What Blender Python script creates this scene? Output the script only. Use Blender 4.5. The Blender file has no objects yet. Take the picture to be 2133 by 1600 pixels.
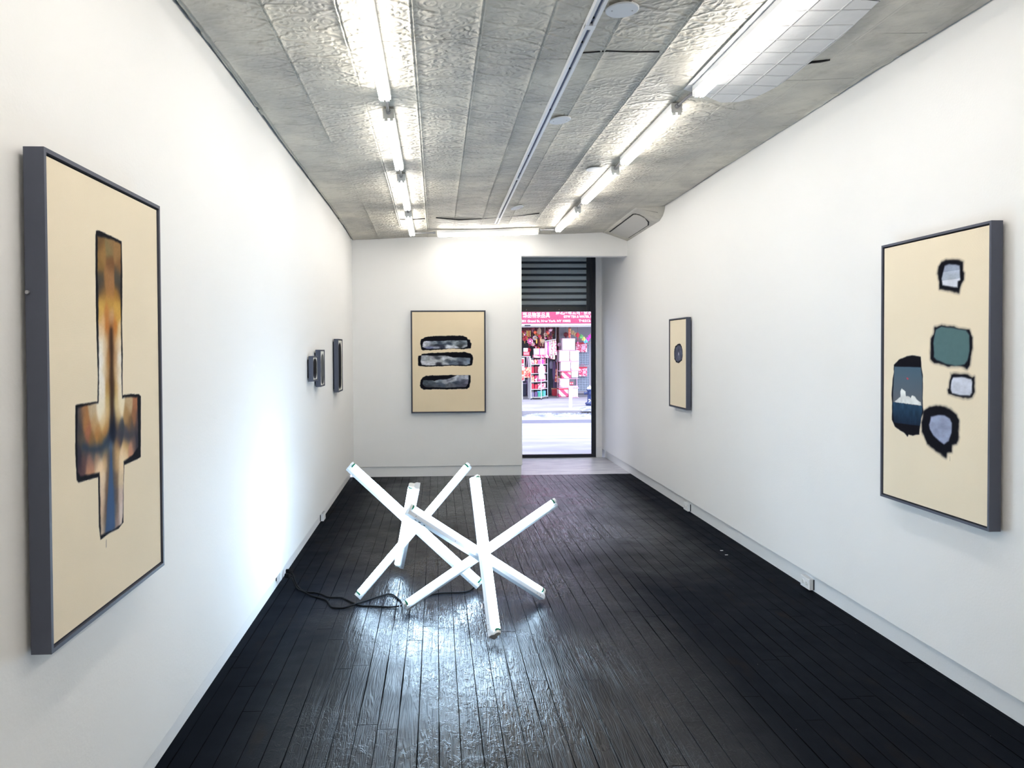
import bpy, bmesh, math, random
import numpy as np
from mathutils import Vector, Matrix

random.seed(7)
rng = np.random.default_rng(7)
SC = bpy.context.scene
COL = SC.collection
PI = math.pi

# ------------------------------------------------------------------ camera
F_PX, CX, CY, CAM_H = 1500.0, 975.0, 754.0, 1.62
YAW, PITCH, ROLL = math.atan(65 / 1500), -math.atan(27 / 1500), math.radians(0.3)
_f = Vector((math.sin(YAW) * math.cos(PITCH), math.cos(YAW) * math.cos(PITCH), math.sin(PITCH)))
_r0 = Vector((math.cos(YAW), -math.sin(YAW), 0)); _u0 = _r0.cross(_f)
_r = _r0 * math.cos(ROLL) - _u0 * math.sin(ROLL); _u = _r0 * math.sin(ROLL) + _u0 * math.cos(ROLL)
cam_data = bpy.data.cameras.new('camera'); cam = bpy.data.objects.new('camera', cam_data); COL.objects.link(cam)
cam.matrix_world = Matrix(((_r.x, _u.x, -_f.x, 0), (_r.y, _u.y, -_f.y, 0), (_r.z, _u.z, -_f.z, CAM_H), (0, 0, 0, 1)))
cam_data.sensor_fit = 'HORIZONTAL'; cam_data.sensor_width = 36
cam_data.lens = 36 * F_PX / 2133
cam_data.shift_x = (1066.5 - CX) / 2133; cam_data.shift_y = (CY - 800) / 2133
cam_data.clip_start = 0.05; cam_data.clip_end = 200
SC.camera = cam

# ------------------------------------------------------------------ world, exposure
W = bpy.data.worlds.new('overcast_sky'); SC.world = W; W.use_nodes = True
_bg = W.node_tree.nodes['Background']
_bg.inputs[0].default_value = (0.73, 0.80, 1.0, 1); _bg.inputs[1].default_value = 4.5
SC.view_settings.view_transform = 'Standard'; SC.view_settings.look = 'None'
SC.view_settings.gamma = 1.0; SC.view_settings.use_curve_mapping = False
SC.view_settings.exposure = 0.45
SC.cycles.use_denoising = True
SC.cycles.use_adaptive_sampling = True; SC.cycles.adaptive_threshold = 0.03; SC.cycles.max_bounces = 9; SC.cycles.diffuse_bounces = 7; SC.cycles.glossy_bounces = 4
SC.cycles.transparent_max_bounces = 12
SC.cycles.caustics_reflective = False; SC.cycles.caustics_refractive = False
SC.cycles.sample_clamp_indirect = 10.0
CEIL_LAMP = ((1.0, 0.945, 0.865), 20.0)      # warm-neutral ceiling tubes: colour, strength
ART_LAMP = ((0.56, 0.78, 1.0), 34.0)        # cooler tubes of the floor sculpture

def at(x, y, Y):
    """world point seen along photo direction (x, y) on the plane at depth Y (used once to survey the street)"""
    d = _r * ((x - CX) / F_PX) - _u * ((y - CY) / F_PX) + _f
    k = Y / d.y
    return Vector((d.x * k, Y, CAM_H + d.z * k))

# ------------------------------------------------------------------ materials
def s2l(c):
    c = c / 255.0
    return c / 12.92 if c <= 0.04045 else ((c + 0.055) / 1.055) ** 2.4
def rgb(r, g, b): return (s2l(r), s2l(g), s2l(b), 1)

class NT:
    def __init__(s, m): s.t = m.node_tree; s.t.nodes.clear()
    def n(s, kind, **kw):
        nd = s.t.nodes.new(kind)
        for k, v in kw.items(): setattr(nd, k, v)
        return nd
    def put(s, sock, v):
        if isinstance(v, bpy.types.NodeSocket): s.t.links.new(v, sock)
        elif v is not None:
            try: sock.default_value = v
            except Exception: sock.default_value = tuple(v)
    def m(s, op, a, b=None, c=None, clamp=False):
        nd = s.n('ShaderNodeMath', operation=op, use_clamp=clamp)
        s.put(nd.inputs[0], a)
        if b is not None: s.put(nd.inputs[1], b)
        if c is not None: s.put(nd.inputs[2], c)
        return nd.outputs[0]
    def mix(s, f, a, b):
        nd = s.n('ShaderNodeMix', data_type='RGBA'); s.put(nd.inputs[0], f); s.put(nd.inputs[6], a); s.put(nd.inputs[7], b)
        return nd.outputs[2]
    def sstep(s, v, lo, hi):
        nd = s.n('ShaderNodeMapRange', interpolation_type='SMOOTHSTEP')
        s.put(nd.inputs[0], v); s.put(nd.inputs[1], lo); s.put(nd.inputs[2], hi)
        return nd.outputs[0]
    def xyz(s, x, y, z=0.0):
        nd = s.n('ShaderNodeCombineXYZ'); s.put(nd.inputs[0], x); s.put(nd.inputs[1], y); s.put(nd.inputs[2], z)
        return nd.outputs[0]
    def noise(s, vec, scale, detail=3, rough=0.5, dist=0.0):
        nd = s.n('ShaderNodeTexNoise'); s.put(nd.inputs['Vector'], vec); nd.inputs['Scale'].default_value = scale
        nd.inputs['Detail'].default_value = detail; nd.inputs['Roughness'].default_value = rough; nd.inputs['Distortion'].default_value = dist
        return nd.outputs[0]
    def voro(s, vec, scale, feature='F1'):
        nd = s.n('ShaderNodeTexVoronoi', feature=feature); s.put(nd.inputs['Vector'], vec); nd.inputs['Scale'].default_value = scale
        return nd.outputs[0]
    def white(s, *v):
        nd = s.n('ShaderNodeTexWhiteNoise', noise_dimensions='2D'); s.put(nd.inputs['Vector'], s.xyz(v[0], v[1] if len(v) > 1 else 0.37))
        return nd.outputs[0]
    def pos(s):
        c = s.n('ShaderNodeTexCoord'); sp = s.n('ShaderNodeSeparateXYZ'); s.t.links.new(c.outputs['Object'], sp.inputs[0])
        return c.outputs['Object'], sp.outputs[0], sp.outputs[1], sp.outputs[2]
    def bump(s, h, dist, strength=1.0, normal=None):
        nd = s.n('ShaderNodeBump'); s.put(nd.inputs['Height'], h); nd.inputs['Distance'].default_value = dist; nd.inputs['Strength'].default_value = strength
        if normal is not None: s.t.links.new(normal, nd.inputs['Normal'])
        return nd.outputs[0]
    def out(s, color, rough=0.5, spec=0.5, metal=0.0, normal=None, emis=None, estr=0.0, coat=0.0):
        p = s.n('ShaderNodeBsdfPrincipled'); s.put(p.inputs['Base Color'], color); s.put(p.inputs['Roughness'], rough)
        s.put(p.inputs['Specular IOR Level'], spec); s.put(p.inputs['Metallic'], metal)
        if normal is not None: s.t.links.new(normal, p.inputs['Normal'])
        if emis is not None: s.put(p.inputs['Emission Color'], emis); s.put(p.inputs['Emission Strength'], estr)
        if coat: p.inputs['Coat Weight'].default_value = coat
        o = s.n('ShaderNodeOutputMaterial'); s.t.links.new(p.outputs[0], o.inputs[0])

def newmat(name):
    m = bpy.data.materials.new(name); m.use_nodes = True
    return m, NT(m)
def plain(name, col, rough=0.5, spec=0.5, metal=0.0, var=0.06, scale=9.0, bump=0.0):
    m, t = newmat(name); v, x, y, z = t.pos()
    nz = t.noise(v, scale, 4)
    dark = tuple(c * (1 - var * 2) for c in col[:3]) + (1,)
    c = t.mix(nz, dark, col)
    nm = t.bump(t.noise(v, scale * 6, 3), bump) if bump else None
    t.out(c, t.m('MULTIPLY_ADD', nz, 0.1, rough - 0.05), spec, metal, nm)
    return m
def lamp(name, col, strength):
    m, t = newmat(name)
    t.out((0.9, 0.9, 0.9, 1), 0.4, emis=tuple(col) + (1,), estr=strength)
    return m

M = {}
def wallmat(name, col):
    m, t = newmat(name); v, x, y, z = t.pos()
    c = t.mix(t.noise(v, 1.3, 3), tuple(k * 0.975 for k in col[:3]) + (1,), col)
    b = t.bump(t.m('ADD', t.noise(v, 90, 3), t.m('MULTIPLY', t.noise(v, 3.5, 2), 3.0)), 0.0005)
    t.out(c, 0.62, 0.25, normal=b)
    return m
M['wall'] = wallmat('white_wall_paint', (0.83, 0.825, 0.815, 1))
M['base'] = wallmat('white_baseboard_paint', (0.81, 0.81, 0.81, 1))
M['housing'] = plain('white_enamel', (0.82, 0.83, 0.84, 1), 0.35, var=0.02)
M['arthousing'] = plain('white_enamel_fixture_body', (0.56, 0.58, 0.61, 1), 0.4, var=0.02)
M['holder'] = plain('white_plastic_lampholder', (0.74, 0.74, 0.72, 1), 0.4, var=0.02)
M['ceil_tube'] = lamp('fluorescent_tube_glow', *CEIL_LAMP)
M['art_tube'] = lamp('cool_fluorescent_tube_glow', *ART_LAMP)
M['green'] = plain('green_tube_cap', (0.0, 0.16, 0.09, 1), 0.4)
M['steel'] = plain('galvanised_steel', (0.42, 0.42, 0.44, 1), 0.35, metal=0.8)
M['frame'] = plain('slate_grey_frame_paint', rgb(80, 84, 98), 0.55, 0.3, var=0.04, scale=40)
M['gap'] = plain('dark_backing_and_shadow_gap', (0.012, 0.012, 0.018, 1), 0.8)
M['rubber'] = plain('black_rubber', (0.004, 0.0045, 0.006, 1), 0.6, 0.1)
M['hole'] = plain('dark_hole', (0.01, 0.01, 0.012, 1), 0.9)
M['track'] = plain('white_track_enamel', (0.80, 0.81, 0.84, 1), 0.35)
M['trackslot'] = plain('track_slot_lining', (0.10, 0.12, 0.20, 1), 0.5)
M['disc'] = plain('white_cover_disc_paint', (0.66, 0.68, 0.72, 1), 0.55)
M['black'] = plain('black_door_metal', (0.010, 0.013, 0.022, 1), 0.35)
M['slat'] = plain('blue_grey_shutter_steel', rgb(222, 234, 240), 0.5)
M['slatdark'] = plain('dark_shutter_steel', rgb(40, 58, 76), 0.5)

# black painted floor boards
def floor_mat():
    m, t = newmat('black_painted_boards'); v, x, y, z = t.pos()
    wob = t.m('MULTIPLY', t.m('SUBTRACT', t.noise(t.xyz(t.m('MULTIPLY', x, 3), y), 1.2, 2), 0.5), 0.008)
    px = t.m('DIVIDE', t.m('ADD', x, wob), 0.088)
    ix = t.m('FLOOR', px); fx = t.m('FRACT', px); w1 = t.white(ix)
    py = t.m('DIVIDE', t.m('ADD', y, t.m('MULTIPLY', w1, 9.7)), 1.75)
    iy = t.m('FLOOR', py); fy = t.m('FRACT', py); w2 = t.white(ix, iy)
    dx = t.m('MULTIPLY', t.m('MINIMUM', fx, t.m('SUBTRACT', 1.0, fx)), 0.088)
    dy = t.m('MULTIPLY', t.m('MINIMUM', fy, t.m('SUBTRACT', 1.0, fy)), 1.75)
    gapw = t.m('MULTIPLY_ADD', t.noise(t.xyz(t.m('MULTIPLY', ix, 3.1), y), 1.3, 3, 0.6), 0.0085, -0.0032)
    seam = t.sstep(t.m('MINIMUM', t.m('SUBTRACT', dx, gapw), t.m('SUBTRACT', dy, 0.0012)), -0.0004, 0.0014)   # 0 in the gap
    gv = t.xyz(t.m('MULTIPLY_ADD', w2, 37.0, t.m('MULTIPLY', x, 26.0)), t.m('MULTIPLY', y, 1.6), t.m('MULTIPLY', w2, 11.0))
    g1 = t.noise(gv, 1.0, 3, 0.5, 0.5)
    rings = t.m('SINE', t.m('MULTIPLY', g1, 75.0))
    g2 = t.noise(t.xyz(t.m('MULTIPLY', x, 420.0), t.m('MULTIPLY', y, 9.0)), 1.0, 2)
    worn = t.noise(t.xyz(t.m('MULTIPLY', x, 1.0), t.m('MULTIPLY', y, 0.8)), 1.1, 3)
    mid = t.sstep(t.m('ABSOLUTE', t.m('SUBTRACT', x, 0.30)), 1.25, 0.20)
    door = t.m('MULTIPLY', t.sstep(t.m('ABSOLUTE', t.m('SUBTRACT', x, 1.05)), 1.25, 0.3), t.sstep(y, 4.6, 6.8))
    mid = t.m('MAXIMUM', mid, t.m('MULTIPLY', door, 1.25))
    wear = t.m('MULTIPLY', t.m('MULTIPLY_ADD', t.sstep(worn, 0.30, 0.62), 0.6, 0.4), mid)
    chipn = t.noise(t.xyz(t.m('MULTIPLY', x, 1.0), t.m('MULTIPLY', y, 0.75)), 24, 3, 0.62, 0.6)
    chip = t.m('MULTIPLY', t.sstep(chipn, 0.50, 0.56), t.m('MULTIPLY', wear, t.sstep(worn, 0.42, 0.56)))
    plank = t.m('MULTIPLY', t.m('SUBTRACT', w2, 0.5), 0.35)
    h = t.m('ADD', t.m('MULTIPLY', rings, t.m('MULTIPLY_ADD', wear, 0.38, 0.04)), t.m('MULTIPLY', g2, 0.10))
    h = t.m('ADD', h, t.m('MULTIPLY', chip, 1.3))
    h = t.m('ADD', h, t.m('MULTIPLY', t.noise(v, 260, 2), 0.10))
    h = t.m('ADD', h, t.m('MULTIPLY', seam, 2.4))
    h = t.m('ADD', h, t.m('MULTIPLY', t.noise(v, 6, 1), 2.0))
    nm = t.bump(t.m('ADD', h, plank), 0.0018)
    c = t.mix(t.noise(v, 2.2, 3), (0.0035, 0.0050, 0.0085, 1), (0.0080, 0.0105, 0.0160, 1))
    c = t.mix(t.m('MULTIPLY', t.sstep(t.noise(t.xyz(t.m('MULTIPLY', x, 2.5), y, 3.3), 2.4, 3, 0.6), 0.56, 0.75), 0.6), c, (0.016, 0.012, 0.009, 1))
    c = t.mix(t.m('MULTIPLY', t.m('SUBTRACT', 1.0, w2), 0.3), c, (0.005, 0.006, 0.009, 1))
    c = t.mix(t.m('MULTIPLY', chip, 0.35), c, (0.018, 0.020, 0.026, 1))
    dust = t.sstep(t.voro(v, 26), 0.055, 0.02)
    c = t.mix(t.m('MULTIPLY', dust, t.sstep(t.noise(v, 40, 1), 0.60, 0.66)), c, (0.30, 0.30, 0.30, 1))
    c = t.mix(seam, (0.002, 0.0022, 0.003, 1), c)
    ro = t.m('ADD', t.m('MULTIPLY_ADD', t.noise(v, 5, 2), 0.25, 0.34), t.m('MULTIPLY', wear, -0.27))
    t.out(c, ro, t.m('MULTIPLY', seam, t.m('MULTIPLY_ADD', wear, 0.32, 0.010)), normal=nm)
    return m
M['floor'] = floor_mat()

def tin_mat(name, a, b, worn=1.0, square=False):
    m, t = newmat(name); v, x, y, z = t.pos()
    warp = t.m('MULTIPLY', t.m('SUBTRACT', t.noise(v, 16, 1), 0.5), 0.035)
    if square:
        sx = t.m('ABSOLUTE', t.m('SINE', t.m('MULTIPLY', t.m('ADD', x, t.m('MULTIPLY', y, 0.0)), PI / 0.15)))
        sy = t.m('ABSOLUTE', t.m('SINE', t.m('MULTIPLY', y, PI / 0.15)))
        h = t.m('SUBTRACT', 1.0, t.sstep(t.m('MINIMUM', sx, sy), 0.02, 0.16))
        nm = t.bump(t.m('ADD', h, t.m('MULTIPLY', t.noise(v, 30, 3), 0.25)), 0.009)
        c = t.mix(t.noise(v, 8, 4), b, a)
        t.out(c, 0.45, 0.4, normal=nm)
        return m
    u = t.m('DIVIDE', t.m('ADD', t.m('ADD', x, 1.03), warp), 0.31)
    fu = t.m('FRACT', u); iu = t.m('FLOOR', u)
    a1 = t.m('ABSOLUTE', t.m('MULTIPLY_ADD', fu, 2.0, -1.0))          # 1 on the seam, 0 mid-strip
    g = t.m('MULTIPLY', t.m('POWER', a1, 1.7), 0.5)
    vv = t.m('DIVIDE', t.m('ADD', y, warp), 0.15)
    l1 = t.m('ABSOLUTE', t.m('SINE', t.m('MULTIPLY', t.m('SUBTRACT', vv, g), PI)))
    l2 = t.m('ABSOLUTE', t.m('SINE', t.m('MULTIPLY', t.m('ADD', vv, g), PI)))
    ogee = t.m('SUBTRACT', 1.0, t.sstep(t.m('MINIMUM', l1, l2), 0.05, 0.45))
    scroll = t.m('SUBTRACT', 1.0, t.sstep(t.m('ABSOLUTE', t.m('SINE', t.m('MULTIPLY', t.voro(v, 13), 9.0))), 0.2, 0.9))
    leaf = t.sstep(t.voro(t.xyz(t.m('ADD', x, warp), y), 30), 0.6, 0.1)
    h = t.m('ADD', t.m('MULTIPLY', ogee, 1.3), t.m('MULTIPLY', scroll, 0.40))
    h = t.m('ADD', h, t.m('MULTIPLY', leaf, 0.9))
    mask = t.m('MULTIPLY', t.sstep(t.noise(v, 0.9, 3), 0.30, 0.45), t.sstep(x, 2.05, 1.75))
    mask = t.m('MULTIPLY', mask, t.sstep(x, -1.0, -0.7))
    h = t.m('MULTIPLY', h, t.m('MULTIPLY_ADD', mask, 0.8, 0.2))
    h = t.m('ADD', h, t.m('MULTIPLY', t.noise(v, 60, 2), 0.18))
    h = t.m('ADD', h, t.m('MULTIPLY', t.noise(v, 3.5, 2), 1.2))
    ws = t.white(iu)
    fy = t.m('FRACT', t.m('ADD', t.m('DIVIDE', y, 0.61), t.m('MULTIPLY', t.m('FLOOR', t.m('MULTIPLY', ws, 2.0)), 0.42)))
    seam = t.m('SUBTRACT', 1.0, t.sstep(t.m('MINIMUM', fy, t.m('SUBTRACT', 1.0, fy)), 0.0015, 0.006))
    seam = t.m('MULTIPLY', seam, t.sstep(t.noise(v, 1.7, 2), 0.42, 0.55))
    h = t.m('SUBTRACT', h, t.m('MULTIPLY', seam, 1.3))
    nm = t.bump(h, 0.0060)
    c = t.mix(t.sstep(t.noise(v, 1.6, 3, 0.6), 0.32, 0.68), a, b)
    c = t.mix(t.m('MULTIPLY', t.sstep(t.noise(v, 11, 2), 0.5, 0.75), 0.35), c, (0.30, 0.28, 0.23, 1))
    c = t.mix(t.m('MULTIPLY', seam, 0.6), c, (0.10, 0.095, 0.085, 1))
    t.out(c, t.m('MULTIPLY_ADD', t.noise(v, 4, 3), 0.25, 0.36), 0.32, normal=nm)
    return m
M['tin'] = tin_mat('grey_painted_tin', (0.38, 0.37, 0.34, 1), (0.58, 0.55, 0.475, 1))
M['whitetin'] = tin_mat('white_painted_tin', (0.66, 0.66, 0.66, 1), (0.52, 0.52, 0.53, 1), square=True)
M['palepatch'] = plain('pale_patch_paint', (0.52, 0.50, 0.46, 1), 0.5, bump=0.002)
M['roofvoid'] = plain('dark_plenum_boards', (0.02, 0.018, 0.016, 1), 0.9)

def sill_mat():
    m, t = newmat('pale_worn_threshold'); v, x, y, z = t.pos()
    n = t.noise(t.xyz(x, t.m('MULTIPLY', y, 3.0)), 2.5, 6, 0.6)
    c = t.mix(t.sstep(n, 0.35, 0.7), (0.66, 0.65, 0.66, 1), (0.44, 0.43, 0.47, 1))
    t.out(c, 0.35, 0.5, normal=t.bump(t.noise(v, 30, 4), 0.001))
    return m
M['sill'] = sill_mat()

def canvas_mat():
    m, t = newmat('painted_linen_canvas'); v, x, y, z = t.pos()
    a = t.n('ShaderNodeAttribute', attribute_name='paint')
    weave = t.m('ADD', t.m('SINE', t.m('MULTIPLY', z, 2600.0)), t.m('SINE', t.m('MULTIPLY', t.m('ADD', x, y), 2600.0)))
    fib = t.noise(v, 320, 2)
    c = t.mix(t.m('MULTIPLY', fib, 0.035), a.outputs['Color'], (0.25, 0.2, 0.14, 1))
    t.out(c, 0.8, 0.06, normal=t.bump(t.m('MULTIPLY_ADD', weave, 0.2, fib), 0.0004))
    return m
M['canvas'] = canvas_mat()

# ------------------------------------------------------------------ mesh helpers
class MB:
    def __init__(s): s.v = []; s.f = []; s.m = []; s.k = 0; s.smooth = []
    def add(s, vs, fs, k=None, smooth=False):
        b = len(s.v); s.v += [tuple(p) for p in vs]
        s.f += [tuple(b + i for i in q) for q in fs]; s.m += [s.k if k is None else k] * len(fs); s.smooth += [smooth] * len(fs)
        return s
    def box(s, x0, x1, y0, y1, z0, z1, k=None, X=None):
        vs = [Vector((x, y, z)) for x in (x0, x1) for y in (y0, y1) for z in (z0, z1)]
        if X is not None: vs = [X @ p for p in vs]
        return s.add(vs, [(0, 1, 3, 2), (4, 6, 7, 5), (0, 4, 5, 1), (2, 3, 7, 6), (0, 2, 6, 4), (1, 5, 7, 3)], k)
    def cyl(s, p, q, r, n=12, r2=None, k=None, caps=True):
        p, q = Vector(p), Vector(q); r2 = r if r2 is None else r2
        w = (q - p).normalized(); a = w.orthogonal().normalized(); b = w.cross(a)
        vs = []
        for c, rr in ((p, r), (q, r2)):
            for i in range(n):
                t = 2 * PI * i / n; vs.append(c + a * (rr * math.cos(t)) + b * (rr * math.sin(t)))
        s.add(vs, [(i, (i + 1) % n, n + (i + 1) % n, n + i) for i in range(n)], k, True)
        if caps: s.add(vs, [tuple(range(n - 1, -1, -1)), tuple(range(n, 2 * n))], k)
        return s
    def lathe(s, c, prof, n=16, axis='z', k=None, sx=1.0, sy=1.0):
        c = Vector(c); vs = []
        for r, h in prof:
            for i in range(n):
                t = 2 * PI * i / n; a, b = r * math.cos(t) * sx, r * math.sin(t) * sy
                vs.append(c + (Vector((a, b, h)) if axis == 'z' else Vector((a, h, b)) if axis == 'y' else Vector((h, a, b))))
        fs = [(j * n + i, j * n + (i + 1) % n, (j + 1) * n + (i + 1) % n, (j + 1) * n + i) for j in range(len(prof) - 1) for i in range(n)]
        s.add(vs, fs, k, True)
        s.add(vs, [tuple(range(n - 1, -1, -1)), tuple(range((len(prof) - 1) * n, len(prof) * n))], k)
        return s
    def prism(s, pts, h, k=None, X=None):
        """pts: 2D polygon (a, b) extruded along the third axis from h[0] to h[1]; X maps (a, b, c) to world"""
        n = len(pts); vs = [Vector((a, b, c)) for c in h for a, b in pts]
        if X is not None: vs = [X @ p for p in vs]
        return s.add(vs, [tuple(range(n - 1, -1, -1)), tuple(range(n, 2 * n))] + [(i, (i + 1) % n, n + (i + 1) % n, n + i) for i in range(n)], k)
    def tube(s, pts, r, n=8, k=None):
        pts = [Vector(p) for p in pts]; vs = []; up = Vector((0, 0, 1)); prev = None
        for i, p in enumerate(pts):
            w = (pts[min(i + 1, len(pts) - 1)] - pts[max(i - 1, 0)]).normalized()
            a = w.cross(up) if prev is None else prev - w * prev.dot(w)
            if a.length < 1e-4: a = w.orthogonal()
            a.normalize(); prev = a; b = w.cross(a)
            for j in range(n):
                t = 2 * PI * j / n; vs.append(p + a * (r * math.cos(t)) + b * (r * math.sin(t)))
        m = len(pts)
        s.add(vs, [(i * n + j, i * n + (j + 1) % n, (i + 1) * n + (j + 1) % n, (i + 1) * n + j) for i in range(m - 1) for j in range(n)], k, True)
        s.add(vs, [tuple(range(n - 1, -1, -1)), tuple(range((m - 1) * n, m * n))], k)
        return s
    def build(s, name, mats, parent=None, bevel=0.0, loc=None):
        me = bpy.data.meshes.new(name); me.from_pydata(s.v, [], s.f)
        for mm in (mats if isinstance(mats, (list, tuple)) else [mats]): me.materials.append(mm)
        me.polygons.foreach_set('material_index', s.m); me.polygons.foreach_set('use_smooth', s.smooth)
        bm = bmesh.new(); bm.from_mesh(me); bmesh.ops.recalc_face_normals(bm, faces=bm.faces); bm.to_mesh(me); bm.free()
        o = bpy.data.objects.new(name, me); COL.objects.link(o)
        if parent is not None: o.parent = parent
        if bevel:
            b = o.modifiers.new('bevel', 'BEVEL'); b.width = bevel; b.segments = 2; b.limit_method = 'ANGLE'
        return o
def tag(o, label=None, cat=None, group=None, kind=None):
    for k, v in (('label', label), ('category', cat), ('group', group), ('kind', kind)):
        if v: o[k] = v
    return o
def thing(name, loc, label, cat, group=None, rot=None):
    o = bpy.data.objects.new(name, None); COL.objects.link(o); o.location = loc; o.empty_display_size = 0.05
    if rot is not None: o.rotation_euler = rot
    return tag(o, label, cat, group)
def copy_tree(o, parent=None):
    kids = [c for c in bpy.data.objects if c.parent == o]
    c = o.copy(); COL.objects.link(c); c.parent = parent
    for k in kids: copy_tree(k, c)
    return c
def struct(o): o['kind'] = 'structure'; return o
def spline(pts, n=8):
    """Catmull-Rom through pts"""
    P = [Vector(p) for p in pts]; P = [P[0] * 2 - P[1]] + P + [P[-1] * 2 - P[-2]]; o = []
    for i in range(1, len(P) - 2):
        for j in range(n):
            t = j / n
            o.append(0.5 * ((2 * P[i]) + (P[i + 1] - P[i - 1]) * t + (2 * P[i - 1] - 5 * P[i] + 4 * P[i + 1] - P[i + 2]) * t * t + (3 * P[i] - P[i - 1] - 3 * P[i + 1] + P[i + 2]) * t ** 3))
    o.append(P[-2]); return o
def text_mesh(s, size, offset=0.0, extrude=0.004, align='LEFT'):
    cu = bpy.data.curves.new('t', 'FONT'); cu.body = s; cu.size = size; cu.extrude = extrude; cu.offset = offset; cu.align_x = align
    ob = bpy.data.objects.new('t', cu); COL.objects.link(ob)
    dg = bpy.context.evaluated_depsgraph_get(); dg.update()
    me = bpy.data.meshes.new_from_object(ob.evaluated_get(dg))
    bpy.data.objects.remove(ob); bpy.data.curves.remove(cu)
    return me
def lettering(name, s, loc, size, width, mat, parent, offset=0.0, align='LEFT', yrot=0.0):
    """flat raised letters facing -Y; scaled so that the whole line is `width` wide if given"""
    me = text_mesh(s, size, offset, align=align); me.materials.clear(); me.materials.append(mat)
    o = bpy.data.objects.new(name, me); COL.objects.link(o); o.parent = parent
    xs = [v.co.x for v in me.vertices] or [0, 1]
    k = width / (max(xs) - min(xs)) if width else 1.0
    x0 = min(xs) if align == 'LEFT' else 0
    for v in me.vertices:
        a, b, c = (v.co.x - x0) * k, v.co.y, v.co.z
        v.co = (a, -c, b)
    o.location = loc
    return o

# painted shapes, as fractions of each canvas (across, up)
LOUT=[(0.37,0.883),(0.404,0.886),(0.467,0.883),(0.532,0.882),(0.605,0.878),(0.608,0.799),(0.605,0.747),(0.597,0.67),(0.601,0.594),(0.594,0.529),(0.595,0.491),(0.68,0.491),(0.765,0.487),(0.787,0.481),(0.776,0.32),(0.749,0.317),(0.601,0.314),(0.591,0.265),(0.584,0.171),(0.537,0.162),(0.439,0.163),(0.37,0.159),(0.358,0.193),(0.357,0.308),(0.197,0.313),(0.185,0.319),(0.177,0.379),(0.184,0.484),(0.198,0.485),(0.36,0.485),(0.367,0.535),(0.359,0.689),(0.36,0.783),(0.365,0.871)]
LIN=[(0.382,0.871),(0.466,0.874),(0.532,0.875),(0.597,0.871),(0.588,0.747),(0.587,0.67),(0.587,0.568),(0.585,0.529),(0.59,0.484),(0.658,0.484),(0.747,0.48),(0.751,0.348),(0.694,0.333),(0.597,0.323),(0.579,0.187),(0.568,0.17),(0.478,0.165),(0.373,0.171),(0.371,0.306),(0.37,0.318),(0.213,0.325),(0.192,0.337),(0.193,0.424),(0.201,0.478),(0.369,0.481),(0.376,0.534),(0.381,0.737),(0.377,0.784)]
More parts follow.
